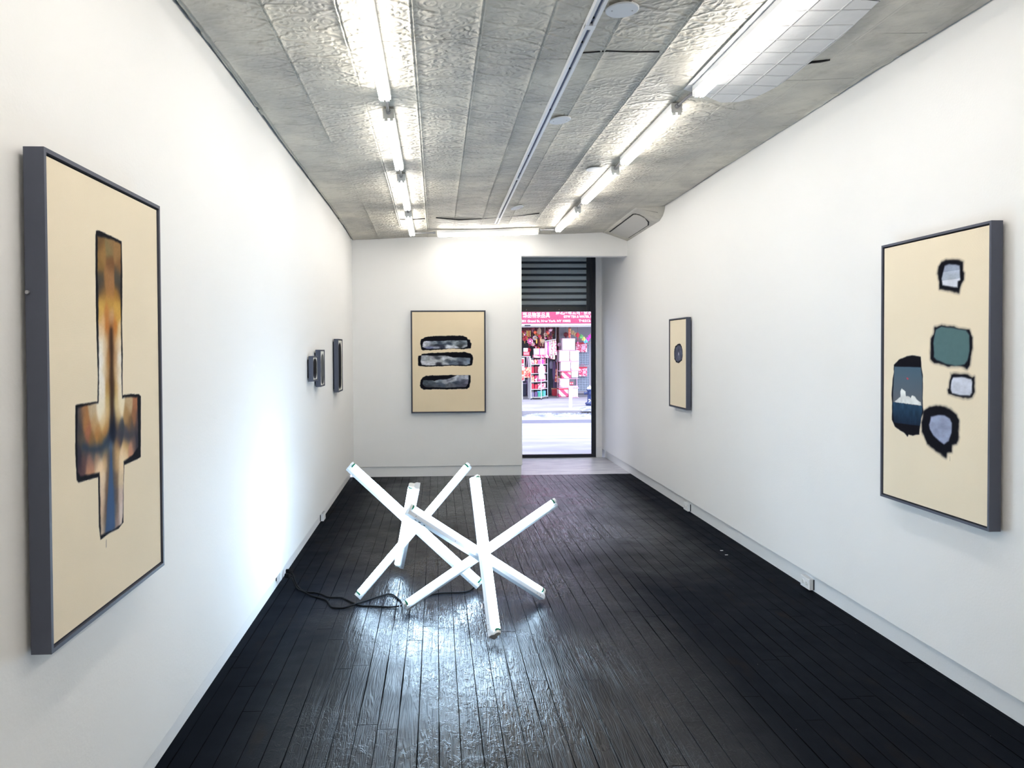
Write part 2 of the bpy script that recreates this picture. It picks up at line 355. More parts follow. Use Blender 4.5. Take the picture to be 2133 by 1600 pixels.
LCOL=[(0.494,0.87,140,110,75),(0.403,0.857,110,85,55),(0.419,0.835,150,115,70),(0.559,0.846,150,115,75),(0.484,0.852,130,115,80),(0.491,0.809,120,85,55),(0.4,0.805,135,105,60),(0.577,0.814,130,95,60),(0.403,0.771,85,80,65),(0.398,0.762,65,60,60),(0.406,0.753,80,70,60),(0.566,0.786,80,75,65),(0.57,0.771,70,65,60),(0.584,0.754,60,55,55),(0.489,0.786,150,110,75),(0.489,0.772,165,120,80),(0.461,0.775,150,110,70),(0.488,0.757,155,110,70),(0.414,0.739,150,110,60),(0.487,0.742,170,120,70),(0.563,0.74,160,115,55),(0.413,0.715,205,165,85),(0.486,0.722,190,150,75),(0.562,0.715,200,160,80),(0.394,0.69,205,165,90),(0.457,0.692,190,130,70),(0.493,0.681,200,160,120),(0.551,0.695,205,160,80),(0.411,0.671,215,175,130),(0.492,0.661,140,90,50),(0.464,0.66,190,120,60),(0.53,0.659,195,125,60),(0.4,0.647,225,200,165),(0.573,0.65,220,195,150),(0.491,0.643,90,60,40),(0.49,0.624,80,55,40),(0.458,0.631,190,140,90),(0.523,0.631,190,140,90),(0.399,0.618,235,228,215),(0.439,0.619,220,200,170),(0.547,0.619,215,190,155),(0.576,0.619,235,220,195),(0.494,0.604,90,60,40),(0.493,0.584,95,65,40),(0.461,0.594,170,120,70),(0.526,0.594,190,150,110),(0.433,0.594,225,205,175),(0.406,0.582,238,235,230),(0.564,0.581,235,228,215),(0.491,0.557,90,65,40),(0.459,0.57,175,130,80),(0.525,0.569,190,150,110),(0.49,0.54,90,65,40),(0.403,0.534,238,235,228),(0.562,0.531,235,228,212),(0.453,0.545,190,150,105),(0.53,0.544,200,165,120),(0.431,0.558,225,210,180),(0.548,0.556,225,210,185),(0.489,0.525,85,60,40),(0.492,0.516,80,60,40),(0.491,0.498,80,60,40),(0.458,0.512,190,150,90),(0.402,0.514,238,232,220),(0.535,0.51,200,165,110),(0.565,0.504,235,225,205),(0.49,0.481,80,65,50),(0.452,0.482,200,170,110),(0.401,0.497,238,232,220),(0.4,0.479,235,225,205),(0.528,0.474,210,185,130),(0.574,0.469,235,225,200),(0.657,0.468,190,165,130),(0.735,0.462,165,110,80),(0.237,0.47,160,115,80),(0.32,0.468,190,170,140),(0.382,0.463,240,235,220),(0.492,0.465,65,55,50),(0.493,0.447,50,45,50),(0.455,0.457,200,160,100),(0.542,0.447,190,160,110),(0.635,0.44,170,135,90),(0.721,0.43,150,105,75),(0.22,0.457,100,85,75),(0.207,0.435,60,60,70),(0.209,0.469,70,70,80),(0.26,0.443,170,120,75),(0.336,0.439,185,150,105),(0.407,0.434,215,185,130),(0.492,0.429,20,30,50),(0.531,0.422,110,90,70),(0.655,0.415,130,100,70),(0.75,0.428,80,65,70),(0.743,0.401,75,65,70),(0.214,0.418,85,75,70),(0.275,0.418,165,105,80),(0.361,0.413,175,125,70),(0.425,0.413,175,120,60),(0.448,0.424,190,140,80),(0.491,0.409,15,25,45),(0.505,0.4,20,30,50),(0.57,0.404,60,65,75),(0.675,0.397,90,80,75),(0.741,0.371,50,50,65),(0.233,0.398,90,85,75),(0.308,0.392,140,105,65),(0.387,0.389,150,110,60),(0.451,0.389,40,55,75),(0.48,0.395,20,30,50),(0.413,0.374,60,80,95),(0.549,0.39,80,70,75),(0.632,0.386,75,75,85),(0.208,0.381,50,50,65),(0.257,0.377,80,75,80),(0.315,0.375,80,85,90),(0.377,0.37,60,75,90),(0.432,0.375,60,80,95),(0.474,0.375,110,130,150),(0.528,0.376,150,115,80),(0.62,0.363,190,155,105),(0.706,0.357,110,90,85),(0.739,0.346,60,55,65),(0.207,0.354,50,45,60),(0.239,0.355,100,75,75),(0.289,0.351,140,105,100),(0.358,0.354,160,130,110),(0.422,0.359,170,135,100),(0.449,0.344,100,90,85),(0.473,0.354,70,85,110),(0.497,0.352,120,100,80),(0.527,0.35,200,165,120),(0.608,0.343,225,195,155),(0.672,0.343,190,140,115),(0.214,0.332,90,65,70),(0.288,0.334,190,140,110),(0.374,0.328,235,205,170),(0.42,0.334,205,170,130),(0.472,0.329,80,95,115),(0.501,0.326,120,100,80),(0.525,0.324,190,155,115),(0.576,0.325,230,205,170),(0.4,0.299,225,205,180),(0.447,0.306,120,95,80),(0.471,0.309,75,90,110),(0.47,0.291,75,95,120),(0.499,0.288,80,80,85),(0.518,0.286,130,105,85),(0.563,0.281,215,195,165),(0.394,0.279,220,200,175),(0.431,0.275,130,100,80),(0.469,0.271,70,95,130),(0.398,0.262,215,190,165),(0.435,0.257,100,85,80),(0.468,0.253,70,100,140),(0.497,0.25,65,85,115),(0.516,0.247,110,90,80),(0.561,0.242,205,185,175),(0.392,0.225,205,180,155),(0.424,0.221,100,80,75),(0.447,0.218,70,95,135),(0.467,0.233,70,100,140),(0.466,0.215,70,100,140),(0.495,0.212,65,90,125),(0.519,0.208,130,110,100),(0.564,0.202,215,200,195),(0.39,0.188,195,175,155),(0.413,0.197,130,110,95),(0.431,0.182,55,70,100),(0.441,0.193,60,80,110),(0.465,0.195,120,140,170),(0.478,0.175,65,85,115),(0.527,0.179,150,130,125),(0.563,0.179,220,205,195)]
LDRIP=[(0.42,0.151),(0.419,0.134)]
R1O=[(0.405,0.907),(0.363,0.91),(0.3,0.907),(0.246,0.9),(0.216,0.892),(0.219,0.864),(0.204,0.853),(0.209,0.832),(0.228,0.822),(0.248,0.789),(0.312,0.796),(0.403,0.807),(0.421,0.809),(0.429,0.858),(0.437,0.867),(0.433,0.892)]
R1I=[(0.376,0.891),(0.334,0.894),(0.28,0.889),(0.243,0.882),(0.238,0.833),(0.257,0.829),(0.258,0.807),(0.312,0.811),(0.393,0.822),(0.404,0.845),(0.394,0.864)]
R2O=[(0.459,0.669),(0.401,0.676),(0.296,0.669),(0.157,0.656),(0.147,0.64),(0.131,0.629),(0.13,0.595),(0.149,0.558),(0.158,0.539),(0.174,0.525),(0.226,0.533),(0.342,0.528),(0.377,0.534),(0.464,0.541),(0.501,0.555),(0.506,0.587),(0.495,0.627),(0.469,0.644)]
R2I=[(0.451,0.663),(0.401,0.672),(0.296,0.666),(0.183,0.656),(0.157,0.637),(0.152,0.584),(0.171,0.552),(0.194,0.537),(0.273,0.531),(0.363,0.537),(0.442,0.55),(0.472,0.561),(0.476,0.612),(0.462,0.646)]
R3O=[(0.313,0.503),(0.247,0.503),(0.165,0.502),(0.131,0.493),(0.114,0.495),(0.111,0.446),(0.13,0.427),(0.198,0.422),(0.269,0.425),(0.33,0.433),(0.336,0.444),(0.321,0.449),(0.321,0.483)]
R3I=[(0.294,0.491),(0.217,0.494),(0.136,0.488),(0.128,0.479),(0.13,0.441),(0.147,0.431),(0.228,0.429),(0.299,0.434),(0.312,0.449),(0.306,0.481)]
R4O=[(0.561,0.354),(0.508,0.372),(0.442,0.381),(0.366,0.382),(0.298,0.374),(0.256,0.362),(0.238,0.343),(0.246,0.302),(0.243,0.283),(0.26,0.258),(0.293,0.25),(0.299,0.225),(0.338,0.217),(0.351,0.201),(0.407,0.212),(0.492,0.228),(0.532,0.235),(0.56,0.266),(0.587,0.28),(0.591,0.314)]
R4I=[(0.494,0.34),(0.429,0.35),(0.366,0.353),(0.316,0.344),(0.3,0.328),(0.303,0.293),(0.327,0.262),(0.37,0.247),(0.415,0.256),(0.473,0.272),(0.506,0.293),(0.513,0.31),(0.5,0.329)]
R5O=[(0.886,0.528),(0.829,0.55),(0.74,0.562),(0.668,0.565),(0.602,0.561),(0.591,0.524),(0.577,0.495),(0.575,0.353),(0.591,0.327),(0.608,0.266),(0.678,0.258),(0.721,0.262),(0.732,0.252),(0.772,0.265),(0.871,0.281),(0.902,0.307),(0.906,0.42),(0.897,0.475),(0.886,0.503)]
R5I=[(0.878,0.521),(0.598,0.522),(0.582,0.482),(0.582,0.358),(0.601,0.3),(0.879,0.297),(0.895,0.338),(0.892,0.42),(0.882,0.503)]
RICE=[(0.876,0.381),(0.827,0.398),(0.808,0.401),(0.812,0.426),(0.797,0.437),(0.756,0.425),(0.753,0.408),(0.716,0.408),(0.702,0.403),(0.687,0.413),(0.655,0.41),(0.638,0.399),(0.596,0.389),(0.592,0.378),(0.701,0.378),(0.849,0.379)]
RDOT=[(0.743,0.481),(0.723,0.477),(0.732,0.471),(0.746,0.477)]
RSEA=[(0.903,0.379),(0.575,0.376)]
RDRIP=[(0.317,0.208),(0.316,0.192)]
B1O=[(0.121,0.728),(0.148,0.733),(0.17,0.747),(0.251,0.756),(0.493,0.761),(0.704,0.761),(0.758,0.745),(0.769,0.725),(0.804,0.719),(0.807,0.692),(0.823,0.68),(0.814,0.633),(0.709,0.626),(0.525,0.631),(0.384,0.621),(0.142,0.615),(0.123,0.628),(0.11,0.691)]
B1I=[(0.164,0.708),(0.439,0.709),(0.493,0.715),(0.753,0.714),(0.766,0.696),(0.763,0.653),(0.709,0.638),(0.546,0.634),(0.277,0.632),(0.206,0.632),(0.142,0.65),(0.142,0.671),(0.153,0.698)]
B1C=[(0.185,0.679,190,195,205),(0.234,0.678,165,170,185),(0.266,0.671,90,95,105),(0.309,0.69,120,130,140),(0.331,0.663,35,40,50),(0.385,0.69,60,70,85),(0.439,0.697,130,140,150),(0.466,0.678,70,80,95),(0.417,0.654,50,55,70),(0.331,0.643,170,175,195),(0.493,0.658,200,205,215),(0.547,0.65,195,200,210),(0.52,0.681,50,60,75),(0.574,0.689,150,160,170),(0.547,0.709,100,110,120),(0.628,0.677,110,120,130),(0.655,0.661,50,55,60),(0.709,0.689,70,80,90),(0.736,0.7,130,140,150),(0.682,0.669,70,75,80),(0.601,0.642,180,185,195),(0.736,0.649,160,165,175),(0.25,0.636,120,125,160)]
B2O=[(0.085,0.562),(0.122,0.564),(0.131,0.578),(0.249,0.589),(0.438,0.594),(0.735,0.597),(0.817,0.579),(0.835,0.563),(0.843,0.524),(0.829,0.465),(0.751,0.456),(0.545,0.461),(0.383,0.454),(0.194,0.454),(0.081,0.461),(0.076,0.535)]
B2I=[(0.125,0.566),(0.201,0.566),(0.265,0.561),(0.449,0.563),(0.492,0.557),(0.578,0.541),(0.654,0.544),(0.805,0.538),(0.8,0.481),(0.762,0.467),(0.545,0.47),(0.383,0.467),(0.21,0.464),(0.13,0.472),(0.116,0.503)]
B2C=[(0.168,0.534,150,155,165),(0.168,0.488,190,192,200),(0.222,0.534,160,165,170),(0.276,0.542,150,150,160),(0.302,0.51,175,178,185),(0.275,0.479,185,188,195),(0.33,0.549,70,75,85),(0.373,0.538,80,85,95),(0.384,0.557,120,125,135),(0.438,0.553,170,175,185),(0.427,0.533,190,195,205),(0.465,0.557,130,135,145),(0.519,0.541,170,175,185),(0.546,0.525,150,155,165),(0.383,0.51,150,155,160),(0.372,0.479,50,50,60),(0.437,0.486,165,170,180),(0.491,0.51,90,100,110),(0.545,0.502,80,90,105),(0.6,0.537,150,160,170),(0.654,0.532,90,100,115),(0.708,0.513,90,100,115),(0.762,0.532,110,120,135),(0.735,0.485,130,140,155),(0.599,0.478,100,110,125),(0.783,0.501,120,135,160),(0.675,0.483,60,65,80)]
B3O=[(0.145,0.347),(0.183,0.361),(0.328,0.364),(0.544,0.367),(0.804,0.364),(0.809,0.344),(0.804,0.289),(0.787,0.242),(0.76,0.227),(0.543,0.224),(0.327,0.225),(0.154,0.222),(0.117,0.236),(0.101,0.262),(0.112,0.316)]
B3I=[(0.15,0.316),(0.231,0.316),(0.306,0.309),(0.382,0.323),(0.474,0.324),(0.544,0.341),(0.62,0.366),(0.777,0.364),(0.779,0.317),(0.771,0.278),(0.744,0.246),(0.489,0.24),(0.192,0.246),(0.16,0.257),(0.139,0.281)]
B3C=[(0.177,0.292,75,85,95),(0.274,0.284,80,90,100),(0.219,0.253,60,65,75),(0.382,0.28,75,85,100),(0.382,0.311,110,120,130),(0.339,0.311,140,150,160),(0.436,0.303,150,155,165),(0.49,0.318,130,135,150),(0.544,0.326,120,125,135),(0.598,0.345,190,195,205),(0.679,0.349,165,170,185),(0.571,0.314,180,185,195),(0.652,0.325,120,125,140),(0.75,0.344,170,175,190),(0.598,0.294,60,70,85),(0.706,0.298,80,85,100),(0.76,0.297,110,110,130),(0.544,0.267,95,100,110),(0.706,0.258,75,75,90),(0.327,0.253,80,85,95),(0.652,0.266,80,85,100)]
SO=[(0.662,0.696),(0.485,0.724),(0.354,0.724),(0.269,0.695),(0.226,0.646),(0.205,0.598),(0.247,0.533),(0.441,0.503),(0.617,0.509),(0.721,0.546),(0.739,0.613),(0.716,0.663)]
SW=[(0.454,0.609)]
LCREASE=[(0.492,0.653),(0.493,0.594),(0.489,0.525),(0.492,0.498),(0.49,0.455),(0.489,0.422)]
LLEFT=[(0.485,0.399),(0.451,0.388),(0.404,0.376),(0.35,0.373),(0.29,0.379),(0.241,0.388)]
LRIGHT=[(0.5,0.403),(0.549,0.395),(0.621,0.386),(0.697,0.385)]
LBLUE=[(0.475,0.387),(0.483,0.338),(0.491,0.276),(0.5,0.175),(0.458,0.168),(0.417,0.172),(0.434,0.237),(0.451,0.293),(0.466,0.34)]
LSPOT=[(0.491,0.41),(0.404,0.454),(0.558,0.46),(0.591,0.326),(0.379,0.325)]

# ------------------------------------------------------------------ room shell
XL, XR, YB, YN, YD = -1.06, 2.445, 9.15, -3.2, 10.62     # wall faces: left, right, far, behind the camera, street door
def cz(x, y): return 3.045 + 0.028 * (x - XL) - 0.035 * min(1.0, max(0.0, (y - 7) / 2))
struct(MB().box(-1.6, 3.0, YN - 0.4, YB + 0.02, -0.12, 0).build('floor', M['floor']))
struct(MB().box(1.0, 2.6, YB + 0.02, YD - 0.03, -0.12, -0.001).build('floor', M['sill'])).name = 'floor_threshold'
struct(MB().box(-1.5, XL, YN, YD, 0.125, 3.4).build('wall_left', M['wall'], bevel=0.003))
struct(MB().box(-1.5, XL - 0.045, YN, YD, 0, 0.122).build('baseboard_left', M['base']))
struct(MB().box(XR, 2.9, YN, YD, 0.125, 3.4).build('wall_right', M['wall'], bevel=0.003))
struct(MB().box(XR + 0.045, 2.9, YN, YD, 0, 0.122).build('baseboard_right', M['base']))
struct(MB().box(-1.5, 2.9, YN - 0.3, YN, 0, 3.4).build('wall_behind_camera', M['wall']))
bw = MB(); bw.box(XL - 0.02, 1.083, YB, YB + 0.14, 0.13, 3.4); bw.box(1.083, XR + 0.01, YB, YB + 0.14, 2.80, 3.4)
struct(bw.build('wall_far', M['wall']))
struct(MB().box(XL - 0.02, 1.073, YB + 0.014, YB + 0.14, 0, 0.126).build('baseboard_far', M['base']))
struct(MB().box(0.9, 1.083, YB + 0.1405, YD, 0, 3.4).build('wall_alcove_side', M['wall']))
struct(MB().box(-2.5, 4.5, YN - 0.5, YD + 0.24, 3.401, 3.6).build('roof_slab', M['roofvoid']))
struct(MB().box(1.0, 2.5, YB + 0.141, YD - 0.001, 3.12, 3.40).build('ceiling_alcove', M['wall']))

# tin ceiling: one sheet with raised seam mouldings, edges cut unevenly short of the walls
xs = []
for i in range(-1, 12):
    c = -0.72 + 0.31 * i
    for d in (-0.155, -0.10, -0.05, -0.016, -0.011, -0.007, -0.003, 0.0, 0.003, 0.007, 0.011, 0.016, 0.05, 0.10):
        xs.append(c + d)
xs = sorted(x for x in xs if XL + 0.012 < x < XR - 0.012)
xs = [XL + 0.004] + xs + [XR - 0.004]
ys = np.arange(YN, YB - 0.001, 0.04).tolist() + [YB - 0.004]
prof = {0.0: -0.002, 0.003: 0.0015, 0.007: 0.007, 0.011: 0.0045, 0.016: 0.0}
vs, fs = [], []
_jit = np.cumsum(rng.normal(0, 0.0022, (2, len(ys))), 1); _jit -= np.linspace(0, 1, len(ys)) * _jit[:, -1:]
_jit = 0.006 + np.abs(_jit * 1.3) % 0.021
_sea = rng.random(14)
for j, y in enumerate(ys):
    for i, x in enumerate(xs):
        k = round((x + 0.72) / 0.31); d = abs(x + 0.72 - 0.31 * k)
        h = 0.0
        for dd, hh in prof.items():
            if abs(d - dd) < 1e-4: h = hh
        h *= 0.85 + 0.3 * math.sin(y * 41 + k)
        if k >= 8 or (_sea[k % 14] < 0.3 and math.sin(y * 1.3 + k * 2) > 0.2): h *= 0.25
        wob = 0.006 * math.sin(x * 5.1 + y * 1.7) + 0.004 * math.sin(y * 3.1 - x * 2)
        X = x
        if i == 0: X = XL + _jit[0, j]
        if i == len(xs) - 1: X = XR - _jit[1, j]
        vs.append((X, y, cz(x, y) - h + wob * (0 if i in (0, len(xs) - 1) else 1)))
n = len(xs)
for j in range(len(ys) - 1):
    for i in range(n - 1): fs.append((j * n + i, (j + 1) * n + i, (j + 1) * n + i + 1, j * n + i + 1))
cb = MB(); cb.add(vs, fs, smooth=True)
me = bpy.data.meshes.new('ceiling'); me.from_pydata(cb.v, [], cb.f); me.materials.append(M['tin'])
for p in me.polygons: p.use_smooth = True
struct(bpy.data.objects.new('ceiling', me)); COL.objects.link(bpy.data.objects['ceiling'])

# lowered cove in the far right corner and the pale board let into it
cv = MB()
ny = 24
def cove(x, y):           # underside of the cove
    t = min(1.0, max(0.0, (x - 2.13) / (XR - 2.13))); e = min(1.0, max(0.0, (y - 7.62) / 0.14))
    return cz(x, y) - 0.004 - (0.115 * t ** 1.15) * (e ** 0.6)
rows = []
for j in range(ny + 1):
    y = 7.62 + (YB - 0.004 - 7.62) * j / ny
    if j == 1: y = 7.65
    if j == 2: y = 7.70
    rows.append([(2.13 + (XR - 0.001 - 2.13) * i / 8, y, cove(2.13 + (XR - 0.001 - 2.13) * i / 8, y)) for i in range(9)])
for r in rows: cv.v += r
cv.f = [(j * 9 + i, j * 9 + i + 1, (j + 1) * 9 + i + 1, (j + 1) * 9 + i) for j in range(ny) for i in range(8)]
b0 = len(cv.v)
for r in rows: cv.v += [(x, y, z + 0.13) for x, y, z in r]
cv.f += [(b0 + j * 9 + i, b0 + (j + 1) * 9 + i, b0 + (j + 1) * 9 + i + 1, b0 + j * 9 + i + 1) for j in range(ny) for i in range(8)]
cv.f += [(j * 9, (j + 1) * 9, b0 + (j + 1) * 9, b0 + j * 9) for j in range(ny)]
cv.f += [(i, b0 + i, b0 + i + 1, i + 1) for i in range(8)]
cv.m = [0] * len(cv.f); cv.smooth = [True] * len(cv.f)
struct(cv.build('trim_1', M['tin']))
def insert_pts(g):
    o = []
    x0, x1, y0, y1 = 2.185 - g, 2.40 + g, 7.86 - g, 8.98 + g
    for a in range(0, 91, 15): o.append((x1 - 0.05 + 0.05 * math.cos(math.radians(a)) , y1 - 0.05 + 0.05 * math.sin(math.radians(a))))
    o += [(x0, y1)]
    o += [(x0, y0 + 0.05), (x0 + 0.02, y0 + 0.012), (x0 + 0.06, y0), (x0 + 0.12, y0 + 0.03), (x1 - 0.03, y0 + 0.14), (x1, y0 + 0.25)]
    return o
for nm, g, mt, dz in (('trim_2', 0.012, 'hole', 0.004), ('trim_3', 0.0, 'palepatch', 0.010)):
    pts = insert_pts(g); b = MB(); k = len(pts)
    b.v = [(x, y, cove(x, y) - dz) for x, y in pts] + [(x, y, cove(x, y) + 0.01) for x, y in pts]
    b.f = [tuple(range(k)), tuple(range(2 * k - 1, k - 1, -1))] + [(i, k + i, k + (i + 1) % k, (i + 1) % k) for i in range(k)]
    b.m = [0] * len(b.f); b.smooth = [False] * len(b.f)
    struct(b.build(nm, M[mt]))
# white tin sheet patched in beside the nearest right-hand light, its outer edge sagging open
def sheet(name, pts, mat, drop):
    pts = [Vector(p) for p in pts]; b = MB(); k = len(pts)
    dz = [cz(p.x, p.y) - 0.006 - d for p, d in zip(pts, drop)]
    b.v = [(p.x, p.y, z) for p, z in zip(pts, dz)] + [(p.x, p.y, z + 0.005) for p, z in zip(pts, dz)]
    cxm = sum(p.x for p in pts) / k; cym = sum(p.y for p in pts) / k
    b.v += [(cxm, cym, cz(cxm, cym) - 0.012), (cxm, cym, cz(cxm, cym) - 0.007)]
    b.f = [(i, (i + 1) % k, 2 * k) for i in range(k)] + [(k + (i + 1) % k, k + i, 2 * k + 1) for i in range(k)] + [(i, k + i, k + (i + 1) % k, (i + 1) % k) for i in range(k)]
    b.m = [0] * len(b.f); b.smooth = [False] * len(b.f)
    return struct(b.build(name, mat))
sheet('trim_4', [(1.43, 2.2, 0), (1.43, 4.12, 0), (1.58, 4.22, 0), (1.74, 4.35, 0), (1.84, 4.32, 0), (1.905, 4.24, 0), (1.95, 4.05, 0), (1.965, 3.85, 0), (1.96, 3.4, 0), (1.93, 3.1, 0), (1.90, 2.2, 0)],
      M['whitetin'], [0, 0, 0, .003, .010, .014, .016, .012, .006, .003, 0])
# open cracks in the tin: dark slits with lifted lips
def crack(name, pts, w):
    b = MB(); m = len(pts)
    for s in (-1, 1):
        for i, (x, y) in enumerate(pts):
            ww = w * (0.15 + math.sin(PI * (i + 0.3) / (m - 0.4))) * (0.7 + 0.6 * random.random())
            b.v.append((x + s * ww * 0.25, y + s * ww, cz(x, y) - 0.0095))
    for s in (0, m): b.v += [(b.v[s + i][0], b.v[s + i][1], b.v[s + i][2] + 0.012) for i in range(m)]
    b.f = [(i, i + 1, m + i + 1, m + i) for i in range(m - 1)] + [(i, 2 * m + i, 2 * m + i + 1, i + 1) for i in range(m - 1)] + [(m + i, m + i + 1, 3 * m + i + 1, 3 * m + i) for i in range(m - 1)]
    b.m = [0] * len(b.f); b.smooth = [False] * len(b.f)
    return struct(b.build(name, M['hole']))
crack('trim_5', [(1.55, 3.04), (1.65, 3.02), (1.76, 3.05), (1.86, 3.055), (1.93, 3.07)], 0.006)
crack('trim_6', [(1.955, 3.78), (1.99, 3.75), (2.03, 3.74), (2.07, 3.72)], 0.007)
crack('trim_7', [(1.88, 4.27), (1.91, 4.20), (1.93, 4.12), (1.955, 4.06), (1.962, 3.98)], 0.012)
crack('trim_8', [(0.0, 7.9), (0.25, 8.05), (0.52, 8.0), (0.75, 7.93), (0.95, 7.88), (1.12, 7.8)], 0.008)
crack('trim_9', [(-0.4, 7.92), (-0.25, 7.95), (-0.12, 7.93)], 0.006)
crack('trim_10', [(0.72, 3.58), (0.85, 3.56), (1.0, 3.575), (1.12, 3.58)], 0.003)

# round blanking discs and track
for i, (x, y, r, tilt, lab) in enumerate([
        (0.81, 3.11, 0.072, 0, 'largest round white cover disc, at the top edge beside the track'),
        (0.795, 4.595, 0.070, 5, 'round white ceiling disc touching the track, second from the viewer, one side hanging open'),
        (1.307, 5.917, 0.070, 0, 'round white ceiling disc set apart from the track, nearer the right lights'),
        (0.83, 7.37, 0.070, 11, 'farthest round white ceiling disc, hanging tilted near the far end of the track')]):
    t = thing('ceiling_disc', (x, y, cz(x, y) - 0.012 - math.sin(math.radians(tilt)) * r), lab, 'ceiling cover', 'round white cover discs on the ceiling', rot=(math.radians(-tilt * 0.4), math.radians(-1.6 - tilt), 0))
    MB().lathe((0, 0, 0), [(r - 0.004, -0.006), (r, -0.003), (r, 0.0), (r * 0.9, 0.004)], 40).build('plate', M['disc'], t)
    for s in (-1, 1): MB().cyl((s * r * 0.62, 0, -0.0075), (s * r * 0.62, 0, -0.004), 0.004, 8).build('screw', M['steel'], t)
TX = 0.693
t = thing('track', (TX, 3.5, cz(TX, 3.5) - 0.012), 'long white lighting track without lamps running down the middle of the ceiling', 'lighting track', rot=(0, 0, 0))
y0, y1 = -1.2 - 3.5, 8.27 - 3.5
rail = MB()
for a, b, c, d in ((-0.024, -0.008, -0.028, 0), (0.008, 0.024, -0.028, 0), (-0.008, 0.008, -0.006, 0)):
    rail.box(a, b, y0, y1, c, d)
rail.box(-0.024, 0.024, y1, y1 + 0.004, -0.028, 0)
rail.build('rail', M['track'], t, bevel=0.0015)
MB().box(-0.0078, 0.0078, y0, y1 - 0.32, -0.013, -0.0065).build('contact_strip', M['trackslot'], t)
for yy in (-0.35, -0.1, 0.22, 0.86, 1.9, 2.45, 2.72, 4.05):
    MB().cyl((0, yy, -0.018), (0, yy, -0.011), 0.0065, 10).build('screw', M['hole'], t)
for yy in (-0.28, 2.6, 4.42):
    MB().box(-0.024, 0.024, yy - 0.02, yy + 0.02, -0.0295, -0.018).build('joiner', M['track'], t)

# ------------------------------------------------------------------ ceiling strip lights
def holder_wedge(b, x, z0, sgn, y, w=0.011):
    """lampholder: flat plastic post with a pointed nose reaching along the tube (sgn: direction of the tube)"""
    b.add([(x - w, y, z0), (x + w, y, z0), (x + w, y, z0 - 0.036), (x - w, y, z0 - 0.036),
           (x - w, y + sgn * 0.010, z0), (x + w, y + sgn * 0.010, z0), (x + w * 0.9, y + sgn * 0.012, z0 - 0.036), (x - w * 0.9, y + sgn * 0.012, z0 - 0.036),
           (x, y + sgn * 0.034, z0 - 0.026), (x, y + sgn * 0.03, z0 - 0.004)],
          [(0, 1, 2, 3), (0, 4, 5, 1), (1, 5, 6, 2), (2, 6, 7, 3), (3, 7, 4, 0), (4, 7, 8, 9), (5, 9, 8, 6), (6, 8, 7), (4, 9, 5)])
def make_strip():
    r = thing('ceiling_light', (0, 0, 0), 'x', 'ceiling light')
    h = MB(); L = 0.61
    h.prism([(-0.033, 0), (0.033, 0), (0.031, -0.028), (0.022, -0.038), (-0.022, -0.038), (-0.031, -0.028)], (-L, L), X=Matrix(((1, 0, 0, 0), (0, 0, 1, 0), (0, 1, 0, 0), (0, 0, 0, 1))))
    h.build('housing', M['housing'], r, bevel=0.001)
    for s in (-1, 1):
        e = MB(); e.box(-0.034, 0.034, s * L - 0.0015, s * L + 0.0015, -0.058, 0); e.build('end_plate', M['holder'], r, bevel=0.001)
        for x in (-0.0165, 0.0165):
            b = MB(); holder_wedge(b, x, -0.034, -s, s * (L - 0.002)); b.build('lampholder', M['holder'], r)
    for x in (-0.0165, 0.0165):
        MB().cyl((x, -L + 0.022, -0.057), (x, L - 0.022, -0.057), 0.0132, 14).build('tube', M['ceil_tube'], r)
    return r
proto = make_strip()
GL = 'strip lights on the ceiling'
strips = [(-0.28, 3.41, 0, 'nearest twin-tube ceiling light of the left row, cut by the top edge'),
          (-0.28, 4.95, 0, 'second twin-tube ceiling light of the left row, between two conduits'),
          (-0.283, 6.55, 0, 'third twin-tube ceiling light of the left row'),
          (-0.286, 8.03, 0, 'farthest twin-tube ceiling light of the left row, by the far wall'),
          (1.49, 3.44, 0, 'nearest and brightest ceiling light of the right row, beside the white tin patch'),
          (1.462, 4.945, 0, 'second twin-tube ceiling light of the right row, past the white tin patch'),
          (1.46, 6.445, 0, 'third twin-tube ceiling light of the right row'),
          (1.463, 8.02, 0, 'farthest twin-tube ceiling light of the right row, by the far wall'),
          (0.62, 8.66, 90, 'crosswise ceiling light above the far wall, joining the two rows'),
          (-0.28, 1.9, 0, 'ceiling light of the left row directly above the viewer, out of frame'),
          (-0.28, 0.35, 0, 'ceiling light of the left row just behind the viewer, out of frame'),
          (1.49, 1.9, 0, 'ceiling light of the right row level with the viewer, out of frame'),
          (1.49, 0.35, 0, 'ceiling light of the right row just behind the viewer, out of frame'),
          (-0.28, -2.55, 0, 'added fill light in line with the left row by the rear wall, out of frame'),  # this and the next are added to brighten the room, not known fixtures
          (1.49, -2.55, 0, 'added fill light in line with the right row by the rear wall, out of frame'),
          (-0.28, -1.2, 0, 'ceiling light of the left row at the rear of the room, out of frame'),
          (1.49, -1.2, 0, 'ceiling light of the right row at the rear of the room, out of frame')]
for i, (x, y, rz, lab) in enumerate(strips):
    o = proto if i == 0 else copy_tree(proto)
    o.location = (x, y, cz(x, y) - 0.011); tag(o, lab, 'ceiling light', GL)
    o.rotation_euler = (0, math.radians(-1.6), 0) if rz == 0 else (0, 0, 0)
    if rz: o.matrix_basis = Matrix.Translation(o.location) @ Matrix.Rotation(math.radians(-1.6), 4, 'Y') @ Matrix.Rotation(math.radians(90), 4, 'Z')
def conduit(pts, lab, r=0.0085, nut=True):
    t = thing('conduit', pts[0], lab, 'conduit', 'steel conduits between the ceiling lights')
    o = Vector(pts[0]); q = [Vector(p) - o for p in pts]
    b = MB(); b.tube(q, r, 10); b.build('pipe', M['steel'], t)
    for e, f in ((0, 1), (-1, -2)):
        d = (q[f] - q[e]).normalized()
        MB().cyl(q[e], q[e] + d * 0.03, 0.014, 8).build('connector', M['steel'], t)
